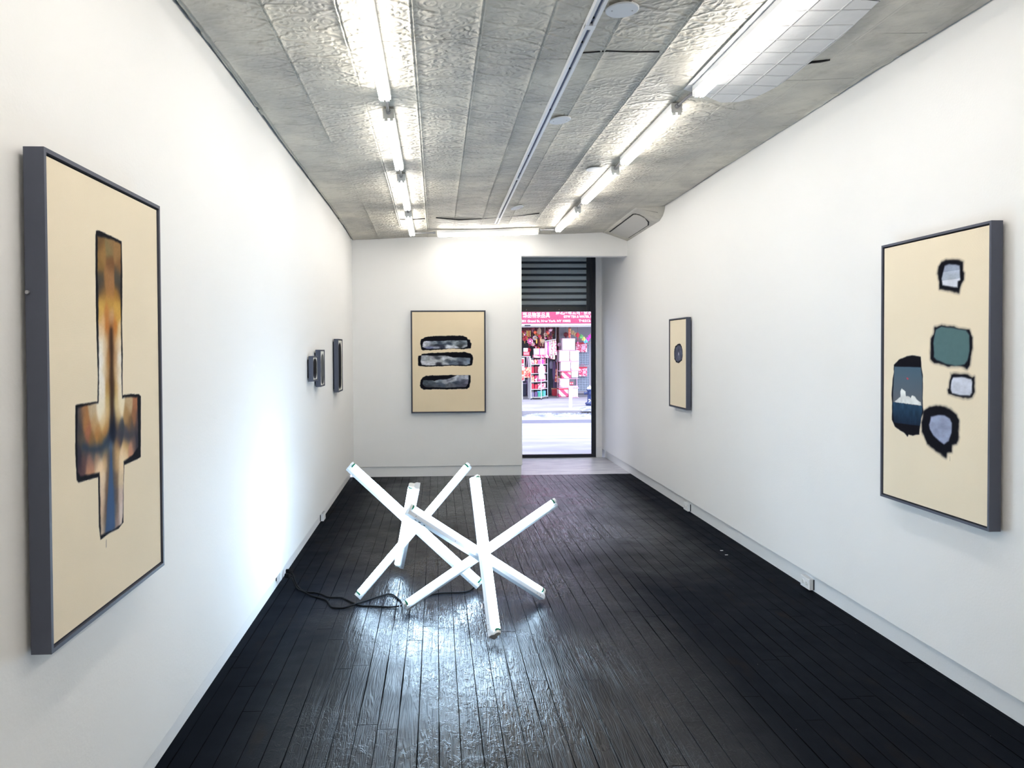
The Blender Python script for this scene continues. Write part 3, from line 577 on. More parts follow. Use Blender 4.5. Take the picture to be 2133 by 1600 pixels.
rowL = sorted([s for s in strips if s[0] < 0], key=lambda s: s[1]); rowR = sorted([s for s in strips if s[0] > 1], key=lambda s: s[1])
names = {3: 'nearest', 4: 'second', 5: 'third'}
for side, row in (('left', rowL), ('right', rowR)):
    for i in range(len(row) - 1):
        a, b = row[i], row[i + 1]
        ya, yb = a[1] + 0.612, b[1] - 0.612
        if side == 'right' and a[1] > 3: pass
        p = (a[0], ya, cz(a[0], ya) - 0.032); q = (b[0], yb, cz(b[0], yb) - 0.032)
        conduit([p, ((p[0] + q[0]) / 2, (ya + yb) / 2, cz(p[0], (ya + yb) / 2) - 0.027), q],
                {0: 'rearmost', 1: 'rear', 2: 'overhead'}.get(i, names.get(i, '')) .replace('overhead', 'top-edge') + f' short steel conduit joining two lights of the {side} row')
conduit([(-0.27, 8.66, cz(-0.27, 8.66) - 0.03), (-0.008, 8.66, cz(0, 8.66) - 0.03)], 'short steel conduit from the left row to the crosswise light')
conduit([(1.25, 8.66, cz(1.24, 8.66) - 0.03), (1.45, 8.68, cz(1.46, 8.66) - 0.03)], 'short steel conduit from the crosswise light to the right row')

# ------------------------------------------------------------------ paintings
def seg_d(P, a, b):
    a = np.array(a); b = np.array(b); ab = b - a
    t = np.clip(((P - a) @ ab) / max(ab @ ab, 1e-12), 0, 1)[:, None]
    return np.linalg.norm(P - a - t * ab, axis=1)
def sdf(P, poly):
    """signed distance, negative inside"""
    d = np.full(len(P), 1e9); ins = np.zeros(len(P), bool); n = len(poly)
    for i in range(n):
        a, b = poly[i], poly[(i + 1) % n]
        d = np.minimum(d, seg_d(P, a, b))
        c = (a[1] > P[:, 1]) != (b[1] > P[:, 1])
        with np.errstate(divide='ignore', invalid='ignore'):
            xx = (b[0] - a[0]) * (P[:, 1] - a[1]) / ((b[1] - a[1]) if b[1] != a[1] else 1e-9) + a[0]
        ins ^= c & (P[:, 0] < xx)
    return np.where(ins, -d, d)
class VN:
    """value noise on a lattice"""
    def __init__(s, seed): s.g = np.random.default_rng(seed).random((257, 257))
    def __call__(s, P, f):
        q = P * f + 50; i = np.floor(q).astype(int); u = q - i; u = u * u * (3 - 2 * u)
        a = s.g[i[:, 0] % 256, i[:, 1] % 256]; b = s.g[(i[:, 0] + 1) % 256, i[:, 1] % 256]
        c = s.g[i[:, 0] % 256, (i[:, 1] + 1) % 256]; d = s.g[(i[:, 0] + 1) % 256, (i[:, 1] + 1) % 256]
        return (a * (1 - u[:, 0]) + b * u[:, 0]) * (1 - u[:, 1]) + (c * (1 - u[:, 0]) + d * u[:, 0]) * u[:, 1]
vn = VN(3)
def fbm(P, f, o=4, k=0):
    r = 0; w = 0.5
    for i in range(o): r = r + w * (vn(P + 7.3 * (i + k), f * 2 ** i) - 0.5); w *= 0.55
    return r
def over(C, col, a):
    col = np.array(col, float); col = col if col.ndim == 2 else col[None, :]
    return C * (1 - a[:, None]) + col * a[:, None]
def cover(d, soft): return np.clip(0.5 - d / soft, 0, 1)
def idw(P, smp, W, H, p=3.0, eps=0.004, sig=None):
    S = np.array(smp, float); xy = S[:, :2] * [W, H]
    out = np.zeros((len(P), 3)); ws = np.zeros(len(P))
    for i in range(len(S)):
        if sig is not None:
            d = (P - xy[i]) / sig; q = (d * d).sum(1); w = np.exp(-0.5 * q) + 1e-5 / (q + 0.5)
        else: w = 1.0 / (np.linalg.norm(P - xy[i], axis=1) + eps) ** p
        out += w[:, None] * S[i, 2:5]; ws += w
    return out / ws[:, None]
LINEN = (233, 220, 196)
INK = (9, 12, 24)
def m2(poly, W, H): return [(a * W, b * H) for a, b in poly]
def base_coat(P):
    C = np.tile(np.array(LINEN, float), (len(P), 1))
    return C * (1 + 0.025 * fbm(P, 3)[:, None])
def paint_tall(P, W, H):
    C = base_coat(P); wob = fbm(P, 60, 3) * 0.0025
    C = over(C, INK, cover(sdf(P, m2(LOUT, W, H)) + wob, 0.003))
    q = idw(P, LCOL, W, H, sig=np.array([0.0105, 0.016])) * (1 + 0.10 * fbm(P, 150, 2)[:, None])
    def stroke(q, line, w, col, al):
        pl = m2(line, W, H); d = np.min([seg_d(P, pl[i], pl[i + 1]) for i in range(len(pl) - 1)], axis=0)
        return over(q, col, al * np.exp(-0.5 * (d / w) ** 2))
    sp = m2(LSPOT, W, H); g = lambda p, r, k=1.0: np.exp(-0.5 * (((P[:, 0] - p[0]) / r) ** 2 + ((P[:, 1] - p[1]) / (r * k)) ** 2))
    q = over(q, (240, 230, 205), 0.55 * g(sp[1], 0.030, 1.0)); q = over(q, (236, 222, 190), 0.5 * g(sp[2], 0.022, 1.2))
    q = over(q, (238, 222, 190), 0.5 * g(sp[3], 0.022)); q = over(q, (238, 215, 180), 0.5 * g(sp[4], 0.022))
    q = stroke(q, LLEFT, 0.0085, (48, 62, 84), 0.75); q = stroke(q, LRIGHT, 0.012, (58, 60, 76), 0.55)
    q = stroke(q, LCREASE, 0.0065, (66, 46, 34), 0.85)
    q = over(q, (62, 92, 134), cover(sdf(P, m2(LBLUE, W, H)), 0.008) * 0.85)
    q = over(q, (14, 24, 44), 0.95 * g(sp[0], 0.014, 1.6))
    C = over(C, q, cover(sdf(P, m2(LIN, W, H)) + wob * 2.0, 0.007))
    d = m2(LDRIP, W, H); return over(C, (70, 70, 75), cover(seg_d(P, d[0], d[1]) - 0.0015, 0.002) * 0.7)
def paint_patches(P, W, H):
    C = base_coat(P); rag = fbm(P, 17, 3) * 0.020
    ply = lambda p: sdf(P, m2(p, W, H))
    for o, i_, col, edge in ((R1O, R1I, None, .010), (R2O, R2I, (84, 114, 117), .008), (R3O, R3I, (200, 205, 220), .008), (R4O, R4I, (146, 155, 182), .010)):
        a = ply(o) + rag
        C = over(C, (95, 85, 75), cover(a - 0.006, 0.016) * 0.55)
        C = over(C, INK, cover(a, edge))
        d = ply(i_) + rag * 0.45
        n = 1 + 0.30 * fbm(P * [1, 1.6], 22, 4, 3)[:, None]
        if col is None:
            v = P[:, 1] / H; c = np.where((v < 0.838)[:, None], np.array([[214, 218, 230.]]), np.where((v < 0.868)[:, None], np.array([[176, 186, 202.]]), np.array([[148, 158, 178.]])))
        elif col[1] == 114: c = np.tile(np.array(col, float), (len(P), 1)); n = 1 + 0.05 * fbm(P, 60, 3)[:, None]
        else: c = np.tile(np.array(col, float), (len(P), 1))
        C = over(C, np.clip(c * n, 0, 255), cover(d, 0.009))
    C = over(C, INK, cover(ply(R5O) + rag * 0.6, 0.006))
    d = ply(R5I) + rag * 0.12; q = m2(RSEA, W, H)
    hor = q[0][1] + (P[:, 0] - q[0][0]) * (q[1][1] - q[0][1]) / (q[1][0] - q[0][0])
    t = np.clip((P[:, 1] - hor) / 0.22, 0, 1)[:, None]
    sky = np.array([[96, 101, 110.]]) * (1 - t) + np.array([[72, 100, 120.]]) * t
    b = np.clip((hor - P[:, 1]) / 0.20, 0, 1)[:, None]
    sea = (np.array([[38, 68, 94.]]) * (1 - b) + np.array([[10, 16, 34.]]) * b) * (1 + 0.35 * fbm(P * [1.0, 0.35], 70, 3)[:, None])
    C = over(C, np.where((P[:, 1] > hor)[:, None], sky, sea), cover(d, 0.005))
    ice = np.array([[222, 225, 224.]]) * (1 + 0.38 * np.minimum(fbm(P, 34, 2, 5), 0.12)[:, None])
    C = over(C, np.clip(ice, 0, 240), cover(ply(RICE) + fbm(P, 90, 2) * 0.006, 0.003))
    C = over(C, (200, 70, 85), cover(ply(RDOT), 0.003))
    d = m2(RDRIP, W, H); return over(C, (120, 112, 100), cover(seg_d(P, d[0], d[1]) - 0.0010, 0.002) * 0.8)
def paint_bars(P, W, H):
    C = base_coat(P) * np.array([[0.975, 0.955, 0.92]]); rag = fbm(P, 40, 4) * 0.012
    for o, i_, c in ((B1O, B1I, B1C), (B2O, B2I, B2C), (B3O, B3I, B3C)):
        C = over(C, INK, cover(sdf(P, m2(o, W, H)) + rag, 0.006))
        q = idw(P, c, W, H, sig=np.array([0.020, 0.011])) * (1 + 0.55 * fbm(P * [0.7, 1.4], 55, 3)[:, None])
        C = over(C, np.clip(q, 0, 235), cover(sdf(P, m2(i_, W, H)) + rag * 0.6, 0.006))
    return C
def paint_blob(P, W, H):
    C = base_coat(P); rag = fbm(P, 40, 3) * 0.012; d = sdf(P, m2(SO, W, H)) + rag
    C = over(C, (10, 12, 24), cover(d, 0.006))
    q = np.array([[84, 88, 108.]]) * (1 + 0.6 * fbm(P, 26, 4)[:, None])
    C = over(C, q, cover(d + 0.014, 0.008))
    w = np.array(SW[0]) * [W, H]
    return over(C, (196, 198, 214), np.clip(1.4 - np.linalg.norm((P - w) * [1, 0.7], axis=1) / 0.012, 0, 1))
def oval(cx, cy, rx, ry, col, col2, p=3.0):
    def f(P, W, H):
        C = np.tile(np.array((222, 220, 212), float), (len(P), 1)) * (1 + 0.02 * fbm(P, 9)[:, None])
        d = ((np.abs(P[:, 0] / W - cx) / rx) ** p + (np.abs(P[:, 1] / H - cy) / ry) ** p) ** (1 / p) - 1 + fbm(P, 30, 3) * 0.12
        q = np.array([col], float) * (1 + 0.4 * fbm(P * [1, .4], 30, 3)[:, None])
        t = np.clip((0.30 - P[:, 1] / H) * 4, 0, 1)[:, None]
        return over(C, np.clip(q * (1 - t) + np.array([col2], float) * t, 0, 255), cover(d, 0.12))
    return f
def painting(name_lab, cat, width, height, depth, face, gap, func, cell, Mw, group=None, rim=0.011, recess=0.006):
    """local frame: x across the face, z up, -y towards the viewer; wall at y = 0; Mw places it"""
    r = thing('framed_painting', (0, 0, 0), name_lab, cat, group); r.matrix_basis = Mw
    W2, y0, y1 = width / 2, -depth, -0.014
    fb = MB()
    for a, b, c, d in ((-W2, -W2 + rim, 0, height), (W2 - rim, W2, 0, height), (-W2 + rim, W2 - rim, 0, rim), (-W2 + rim, W2 - rim, height - rim, height)):
        fb.box(a, b, y0, y1, c, d)
    fb.box(-W2 + rim, W2 - rim, y1 - 0.004, y1 - 0.0005, rim, height - rim)
    fb.build('frame', M['frame'], r)
    MB().box(-W2 + 0.03, W2 - 0.03, y1 - 0.0004, -0.001, 0.03, height - 0.03).build('shadow_gap_cleat', M['gap'], r)  # dark block standing in for the shadow gap between frame and wall
    ins = rim + gap
    MB().box(-W2 + rim + 0.0005, W2 - rim - 0.0005, y1 - 0.012, y1 - 0.0045, rim + 0.0005, height - rim - 0.0005).build('backing', M['gap'], r)
    cw, ch = width - 2 * ins, height - 2 * ins
    nx, nz = max(2, int(cw / cell)), max(2, int(ch / cell))
    gx, gz = np.meshgrid(np.linspace(0, cw, nx + 1), np.linspace(0, ch, nz + 1))
    P = np.stack([gx.ravel(), gz.ravel()], 1)
    yf = y0 + recess
    co = np.stack([P[:, 0] - cw / 2, np.full(len(P), yf), P[:, 1] + ins], 1)
    idx = np.arange(len(P)).reshape(nz + 1, nx + 1)
    q = np.stack([idx[:-1, :-1], idx[:-1, 1:], idx[1:, 1:], idx[1:, :-1]], -1).reshape(-1, 4)
    rim_i = list(idx[0, :]) + list(idx[1:, -1]) + list(idx[-1, -2::-1]) + list(idx[-2:0:-1, 0])
    b0 = len(P); back = co[rim_i].copy(); back[:, 1] = y1 - 0.0125
    k = len(rim_i)
    sides = [(rim_i[i], b0 + i, b0 + (i + 1) % k, rim_i[(i + 1) % k]) for i in range(k)]
    me = bpy.data.meshes.new('canvas')
    me.from_pydata(np.vstack([co, back]).tolist(), [], q.tolist() + sides + [tuple(range(b0, b0 + k))])
    C = np.vstack([func(P, cw, ch), np.tile(np.array(LINEN, float), (k, 1))]) / 255.0
    lin = np.where(C <= 0.04045, C / 12.92, ((np.clip(C, 0, 1) + 0.055) / 1.055) ** 2.4)
    at_ = me.attributes.new('paint', 'FLOAT_COLOR', 'POINT')
    at_.data.foreach_set('color', np.hstack([np.clip(lin, 0, 1), np.ones((len(lin), 1))]).astype(np.float32).ravel())
    me.materials.append(M['canvas'])
    o = bpy.data.objects.new('canvas', me); COL.objects.link(o); o.parent = r
    return r
RL = lambda y, z: Matrix.Translation((XL, y, z)) @ Matrix.Rotation(math.radians(90), 4, 'Z')     # on the left wall, facing +X
RR = lambda y, z: Matrix.Translation((XR + 0.012, y, z)) @ Matrix.Rotation(math.radians(-90), 4, 'Z')
XR_ = XR + 0.0
RR = lambda y, z: Matrix.Translation((XR_, y, z)) @ Matrix.Rotation(math.radians(-90), 4, 'Z')
flip = lambda f: (lambda P, W, H: f(np.stack([W - P[:, 0], P[:, 1]], 1), W, H))
lp = painting('largest painting, on the left wall, a brown and blue cross standing upside down', 'painting', 0.768, 1.300, 0.066, 0, 0.007, paint_tall, 0.0027, RL(2.267, 0.840))
MB().cyl((-0.385, -0.022, 0.93), (-0.392, -0.022, 0.93), 0.005, 8).build('side_screw', M['steel'], lp)
painting('large painting on the right wall with five separate patches, a white iceberg among them', 'painting', 0.765, 1.342, 0.066, 0, 0.007, flip(paint_patches), 0.0028, RR(3.380, 0.818))
painting('small narrow painting on the right wall, one grey stone-like blob on linen', 'painting', 0.515, 0.895, 0.058, 0, 0.007, flip(paint_blob), 0.0045, RR(7.058, 1.020))
painting('painting on the far wall with three black bars framing grey landscapes', 'painting', 0.945, 1.295, 0.060, 0, 0.007, paint_bars, 0.0042, Matrix.Translation((0.146, YB, 0.812)))
painting('smallest painting on the left wall, a black upright oval on pale ground', 'painting', 0.235, 0.208, 0.052, 0, 0.005, oval(.52, .5, .42, .46, (14, 15, 22), (70, 72, 78)), 0.004, RL(6.04, 1.360), 'small paintings on the left wall', rim=0.008)
painting('grey-stroked painting, middle of the small trio on the left wall', 'painting', 0.232, 0.322, 0.058, 0, 0.005, oval(.60, .47, .42, .45, (92, 94, 96), (60, 62, 66)), 0.004, RL(6.378, 1.298), 'small paintings on the left wall', rim=0.008)
painting('tallest of the small trio on the left wall, with one long black stroke', 'painting', 0.325, 0.545, 0.060, 0, 0.006, oval(.44, .49, .40, .45, (12, 14, 24), (18, 20, 28), 4.0), 0.004, RL(7.54, 1.185), 'small paintings on the left wall', rim=0.008)

# ------------------------------------------------------------------ floor sculpture: two tripods of lit strip fixtures
def rod(bot, top, tdir, lab, cord_side=None):
    bot, top = Vector(bot), Vector(top); w = (top - bot).normalized(); L = (top - bot).length
    t = Vector(tdir); t = (t - w * t.dot(w)).normalized(); s = w.cross(t)
    c = (bot + top) / 2
    r = thing('fluorescent_fixture', (0, 0, 0), lab, 'light fixture', 'lit fixtures of the floor sculpture')
    r.matrix_basis = Matrix(((s.x, t.x, w.x, c.x), (s.y, t.y, w.y, c.y), (s.z, t.z, w.z, c.z), (0, 0, 0, 1)))
    h = L / 2
    MB().prism([(-0.0235, -0.034), (0.0235, -0.034), (0.0235, -0.012), (0.015, 0.002), (-0.015, 0.002), (-0.0235, -0.012)], (-h, h)).build('housing', M['arthousing'], r, bevel=0.001)
    for e in (-1, 1):
        z0, z1 = e * h, e * (h - 0.016); b = MB()
        b.prism([(-0.013, -0.002), (0.013, -0.002), (0.015, 0.018), (0.0135, 0.029), (0.008, 0.036), (-0.008, 0.036), (-0.0135, 0.029), (-0.015, 0.018)], sorted((z0, z1)))
        lh = b.build('lampholder', M['holder'], r, bevel=0.002)
        cp = MB().cyl((0, 0.021, e * (h - 0.0165)), (0, 0.021, e * (h - 0.028)), 0.0162, 16).build('tube_cap', M['green'], r); cp['label'] = 'green tube end cap'
    MB().cyl((0, 0.021, -h + 0.0285), (0, 0.021, h - 0.0285), 0.0158, 18).build('tube', M['art_tube'], r)
    for z in (-h * 0.93, -h * 0.88, h * 0.9, h * 0.35):
        MB().cyl((0.0236, -0.024, z), (0.0242, -0.024, z), 0.0026, 8).build('screw_hole', M['hole'], r)
        MB().cyl((-0.0236, -0.024, z), (-0.0242, -0.024, z), 0.0026, 8).build('screw_hole', M['hole'], r)
    k = MB(); k.box(-0.006, 0.006, -0.0347, -0.0341, h * 0.80, h * 0.83); k.box(-0.004, 0.004, -0.0347, -0.0341, h * 0.86, h * 0.88); k.cyl((0, -0.034, h * 0.75), (0, -0.0347, h * 0.75), 0.007, 10)
    k.build('knockout', M['hole'], r)
    return r
rod((0.281, 4.787, 0.042), (-0.601, 4.955, 0.826), (0.50, -0.50, 0.75), 'lit tube fixture with its top end at the far left of the sculpture')
rod((-0.521, 4.600, 0.042), (0.214, 4.945, 0.823), (-0.35, -0.95, 0.2), 'lit tube fixture leaning right from the foot nearest the wall plug')
rod((-0.282, 5.235, 0.045), (-0.142, 4.438, 0.782), (-1.0, 0.05, 0.1), 'steep short-looking fixture at the back left, its housing on the right')
rod((0.674, 4.572, 0.040), (-0.175, 4.262, 0.675), (0.30, 0.55, 0.80), 'fixture showing its plain white housing with knockout holes, tube on its far side')
rod((0.313, 3.923, 0.042), (0.256, 4.865, 0.747), (0.55, -0.60, 0.30), 'lit tube fixture nearest the viewer, standing almost upright in the picture')
rod((-0.210, 4.411, 0.042), (0.779, 4.720, 0.607), (-0.30, -0.75, 0.60), 'lit tube fixture rising from the cord end to the upper right over bare floor')

# cords and plugs
R_C = 0.0052
def cord(pts, lab, z0=None):
    p = spline([(x, y, z) for x, y, z in pts], 6)
    b = MB(); b.tube(p, R_C, 8); return tag(b.build('power_cord', M['rubber']), lab, 'cord', 'black power cords on the floor')
f = R_C + 0.001
c1 = [(-1.045, 5.0, .088), (-1.00, 4.98, .075), (-.965, 4.925, .02), (-.893, 4.823, f), (-.816, 4.797, f), (-.759, 4.751, f), (-.709, 4.698, f), (-.631, 4.689, f), (-.584, 4.639, f), (-.527, 4.572, f), (-.49, 4.536, f), (-.386, 4.516, f), (-.304, 4.50, f), (-.246, 4.50, f + .004)]
c2 = [(-1.045, 4.97, .075), (-1.00, 4.945, .055), (-.955, 4.88, .012), (-.897, 4.800, f + .009), (-.827, 4.735, f), (-.731, 4.658, f), (-.702, 4.609, f), (-.675, 4.533, f), (-.648, 4.507, f), (-.586, 4.504, f), (-.515, 4.55, f + .009), (-.489, 4.60, f), (-.432, 4.656, f), (-.374, 4.708, f), (-.33, 4.74, f), (-.289, 4.71, f), (-.235, 4.58, f), (-.232, 4.46, .026)]
cord(c1, 'black power cord from the left wall plug ending at the foot of the rising fixture')
cord(c2, 'black power cord from the left wall plug that dips then bows away across the floor')
c3 = [(-.20, 4.47, .020), (-.185, 4.535, f), (-.164, 4.621, f), (-.103, 4.681, f), (.022, 4.738, f), (.134, 4.741, f), (.209, 4.774, f), (.252, 4.835, .016), (.262, 4.845, .035)]
cord(c3, 'black cord linking the foot of the rising fixture to the foot of the far-left fixture')
for (x, y, z, lab) in ((-1.052, 5.005, .088, 'upper black plug pushed into the left wall outlet'), (-1.052, 4.968, .070, 'lower black plug pushed into the left wall outlet')):
    b = MB(); b.prism([(-.014, -.011), (.014, -.011), (.014, .011), (-.014, .011)], (0, .026), X=Matrix.Translation((x, y, z)) @ Matrix.Rotation(PI / 2, 4, 'Y'))
    b.cyl((x + .026, y, z), (x + .045, y - .006, z - .006), .009, 10, r2=.0055)
    tag(b.build('plug', M['rubber'], bevel=.002), lab, 'plug', 'black plugs at the left wall')
def outlet(x, y, s, lab, w=0.118, h=0.072, z=0.008, marks=True):
    t = thing('wall_outlet', (x, y, z), lab, 'outlet', 'outlets set in the baseboards')
    MB().box(min(0, -s * 0.034), max(0, -s * 0.034), -w / 2, w / 2, 0, h).build('plate', M['housing'], t, bevel=0.003)
    if marks:
        for c in (-0.024, 0.024):
            b = MB(); X = -s * 0.034
            b.lathe((X, c, h / 2), [(0.0155, 0), (0.0155, -s * 0.002)], 16, 'x')
            so = b.build('socket', M['holder'], t)
            k = MB(); X -= s * 0.0021
            for dz in (-0.006, 0.006): k.box(min(X, X - s * .0006), max(X, X - s * .0006), c - 0.004, c + 0.004, h / 2 + dz - 0.001, h / 2 + dz + 0.001)
            k.build('slot', M['hole'], so)
    MB().box(-0.008 if s > 0 else 0.0, 0.0 if s > 0 else 0.008, -w / 2 - 0.0025, -w / 2 - 0.0005, 0.002, h - 0.002).build('side_gap', M['gap'], t)
outlet(XR + 0.045, 4.70, 1, 'white outlet plate in the right baseboard, the nearer and clearer one')
outlet(XR + 0.045, 7.02, 1, 'white outlet plate in the right baseboard, the farther faint one')
outlet(XL - 0.045, 6.85, -1, 'white outlet plate in the left baseboard, behind the sculpture')
t = outlet(XL - 0.045, 4.985, -1, 'white outlet plate low on the left wall holding the two black plugs', z=0.045, h=0.075, marks=False)
# bits of litter by the right wall
for x, y, lab in ((2.25, 5.62, 'upper of two tiny white paper scraps on the floor by the right wall'), (2.24, 5.50, 'lower of two tiny white paper scraps on the floor by the right wall')):
    tag(MB().box(x, x + 0.022, y, y + 0.010, 0.0005, 0.002).build('paper_scrap', M['housing']), lab, 'paper scrap')

# ------------------------------------------------------------------ street door, shutter
d = thing('door_1', (0, YD, 0), 'black-framed glass street door at the far right, red shop seen through it', 'door'); d['kind'] = 'structure'
db = MB(); DX0, DX1, DZ = 1.10, 2.36, 3.10
for a, b, c, e in ((DX0, DX0 + 0.05, 0, DZ), (DX1 - 0.045, DX1, 0, DZ), (DX0 + 0.05, DX1 - 0.045, 0.0, 0.045), (DX0 + 0.05, DX1 - 0.045, DZ - 0.05, DZ)):
    db.box(a, b, 0.0, 0.045, c, e)
db.build('frame', M['black'], d, bevel=0.002)
MB().box(DX1 - 0.062, DX1 - 0.0455, 0.012, 0.040, 0.0455, DZ - 0.051).build('hinge_stile', M['black'], d)
gm, gt = newmat('clear_window_glass')
_tr = gt.n('ShaderNodeBsdfTransparent'); _tr.inputs[0].default_value = (0.96, 0.97, 0.98, 1); _gl = gt.n('ShaderNodeBsdfGlossy'); _gl.inputs['Roughness'].default_value = 0.02
_fr = gt.n('ShaderNodeFresnel'); _fr.inputs[0].default_value = 1.35; _mx = gt.n('ShaderNodeMixShader'); _o = gt.n('ShaderNodeOutputMaterial')
gt.t.links.new(_fr.outputs[0], _mx.inputs[0]); gt.t.links.new(_tr.outputs[0], _mx.inputs[1]); gt.t.links.new(_gl.outputs[0], _mx.inputs[2]); gt.t.links.new(_mx.outputs[0], _o.inputs[0])
MB().box(DX0 + 0.051, DX1 - 0.063, 0.022, 0.028, 0.046, DZ - 0.051).build('pane', gm, d)
struct(MB().box(DX1 + 0.001, XR, YD - 0.02, YD + 0.05, 0, 3.12).build('trim_11', M['wall']))
struct(MB().box(DX1 + 0.008, XR - 0.001, YD - 0.042, YD - 0.0205, 0, 0.15).build('trim_12', M['base'], bevel=0.002))
ex = MB()
for a, b, c, e in ((-2.5, DX0 - 0.001, -0.25, 5.5), (XR + 0.001, 4.5, -0.25, 5.5), (DX0 - 0.001, XR + 0.001, DZ + 0.03, 5.5)):
    ex.box(a, b, YD + 0.05, YD + 0.24, c, e)
struct(ex.build('wall_street_front', plain('street_front_render', (0.35, 0.35, 0.36, 1), 0.8)))
struct(MB().box(DX0 - 0.001, XR, YD - 0.02, YD + 0.24, -0.25, -0.002).build('door_sill', M['sill']))

SY = YD + 0.12
sh = thing('roller_shutter', (0, SY, 2.17), 'blue-grey ribbed steel roller shutter pulled halfway down over the street door', 'roller shutter')
pitch = 0.0925
for i in range(9):
    z = 0.075 + i * pitch; b = MB(); pts = []
    for a in range(7):
        q = a / 6; pts.append((-0.012 - 0.012 * math.sin(PI * q), z + 0.030 + 0.058 * q))
    pts += [(0.0, z + 0.088), (0.0, z + 0.030)]
    b.prism(pts, (DX0, DX1 - 0.045), X=Matrix(((0, 0, 1, 0), (1, 0, 0, 0), (0, 1, 0, 0), (0, 0, 0, 1)))); b.build('slat', M['slat'], sh)
    b = MB(); pts = [(-0.010, z - 0.004), (-0.015, z + 0.006), (-0.007, z + 0.013), (-0.015, z + 0.022), (-0.010, z + 0.0298), (0, z + 0.0298), (0, z - 0.004)]
    b.prism(pts, (DX0, DX1 - 0.045), X=Matrix(((0, 0, 1, 0), (1, 0, 0, 0), (0, 1, 0, 0), (0, 0, 0, 1)))); b.build('slat_hinge', M['slatdark'], sh)
MB().box(DX0, DX1 - 0.045, -0.030, 0.006, 0.0, 0.074).build('bottom_bar', M['black'], sh, bevel=0.003)
for x in (1.34, 1.83): MB().cyl((x, -0.031, 0.030), (x, -0.034, 0.030), 0.006, 10).build('rivet', M['steel'], sh)
g = MB(); g.box(DX1 - 0.118, DX1 - 0.046, -0.050, -0.034, -0.0, 0.93); g.build('guide_channel', M['black'], sh)

# ------------------------------------------------------------------ street
def street_mat(name, a, b, sc, stretch=(1, 1), rough=0.7):
    m, t = newmat(name); v, x, y, z = t.pos()
    n = t.noise(t.xyz(t.m('MULTIPLY', x, stretch[0]), t.m('MULTIPLY', y, stretch[1])), sc, 5, 0.6)
    t.out(t.mix(t.sstep(n, 0.35, 0.65), a, b), rough, 0.3, normal=t.bump(n, 0.004))
    return m
M['road'] = street_mat('salt_whitened_asphalt', (0.26, 0.265, 0.28, 1), (0.36, 0.36, 0.37, 1), 1.6, (0.12, 1.6))
M['walk'] = street_mat('pale_salted_pavement', (0.24, 0.225, 0.245, 1), (0.33, 0.31, 0.32, 1), 1.4, (0.5, 1.0))
M['snow'] = street_mat('dirty_snow', (0.14, 0.145, 0.19, 1), (0.42, 0.42, 0.45, 1), 2.2, (1, 3))
M['line'] = plain('worn_road_paint', (0.36, 0.36, 0.38, 1), 0.7)
M['tar'] = plain('damp_asphalt_strip', (0.12, 0.12, 0.16, 1), 0.6)
struct(MB().box(-9, 16, 12.7, 18.6, -0.4, -0.13).build('road', M['road']))
struct(MB().box(-9, 16, YD + 0.2401, 12.7, -0.4, -0.03).build('sidewalk_near', M['walk']))
struct(MB().box(-9, 16, 18.6, 26.5, -0.4, 0.0).build('sidewalk_far', M['walk']))
struct(MB().box(-9, 16, 16.75, 17.5, -0.1302, -0.127).build('road_strip', M['tar']))
for y, lab in ((13.85, 'near'), (16.4, 'far')):
    struct(MB().box(-9, 16, y, y + 0.10, -0.1302, -0.126).build('road_line', M['line']))
def snow_ridge(name, x0, x1, yc, w, h, seed, z0, dense=60):
    rr = np.random.default_rng(seed); b = MB(); nx, ny = dense, 10; P = []
    for i in range(nx + 1):
        for j in range(ny + 1):
            x = x0 + (x1 - x0) * i / nx; q = j / ny
            env = math.sin(PI * q) ** 0.8 * (min(1, 8 * min(i, nx - i) / nx + 0.02)) ** 0.7
            P.append((x, yc - w / 2 + w * q, z0 - 0.01 + h * env * (0.55 + 0.5 * rr.random())))
    b.add(P, [(i * (ny + 1) + j, i * (ny + 1) + j + 1, (i + 1) * (ny + 1) + j + 1, (i + 1) * (ny + 1) + j) for i in range(nx) for j in range(ny)], smooth=True)
    return b.build(name, M['snow'])
tag(snow_ridge('snow_bank', 2.2, 4.2, 18.45, 0.55, 0.10, 4, -0.13, 90), 'low ridge of dirty snow along the far kerb', 'snow', kind='stuff')
tag(snow_ridge('snow_heap', 3.75, 5.6, 18.9, 0.9, 0.10, 5, 0.0, 50), 'heap of snow around the white bollard and hydrant', 'snow', kind='stuff')

PX = 1 / 1500
# shop across the street ------------------------------------------------
FY = 24.2
M['metalwall'] = plain('lavender_grey_metal_wall', (0.27, 0.25, 0.28, 1), 0.5, var=0.08, scale=2)
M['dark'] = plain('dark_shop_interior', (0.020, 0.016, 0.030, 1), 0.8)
M['grille'] = plain('pale_blue_grille_bars', (0.34, 0.40, 0.48, 1), 0.5)
M['signred'] = plain('shop_sign_red', (0.36, 0.022, 0.085, 1), 0.5, var=0.03)
M['signwhite'] = plain('sign_white_letters', (0.72, 0.70, 0.70, 1), 0.6)
M['whitemetal'] = plain('white_painted_metal', (0.55, 0.53, 0.54, 1), 0.5)
shop = thing('shop_building', (0, FY, 0), 'red-signed corner shop front across the street with dark open interior', 'building')
def P3(px, py, Y=FY): return at(px, py, Y)
xo = P3(1163, 720).x; zt = P3(1200, 679).z
b = MB(); b.box(xo, 16, 0, 0.25, 0, 3.0); b.box(-9, -1.5, 0, 0.25, 0, 3.0)
b.build('wall_panel', M['metalwall'], shop)
MB().box(-9, 16, 0.0, 0.25, 3.001, 6.2).build('upper_wall', plain('pale_unseen_upper_wall', (0.36, 0.33, 0.36, 1), 0.8), shop)  # unseen upper wall, kept low and pale so the floor reflects sky
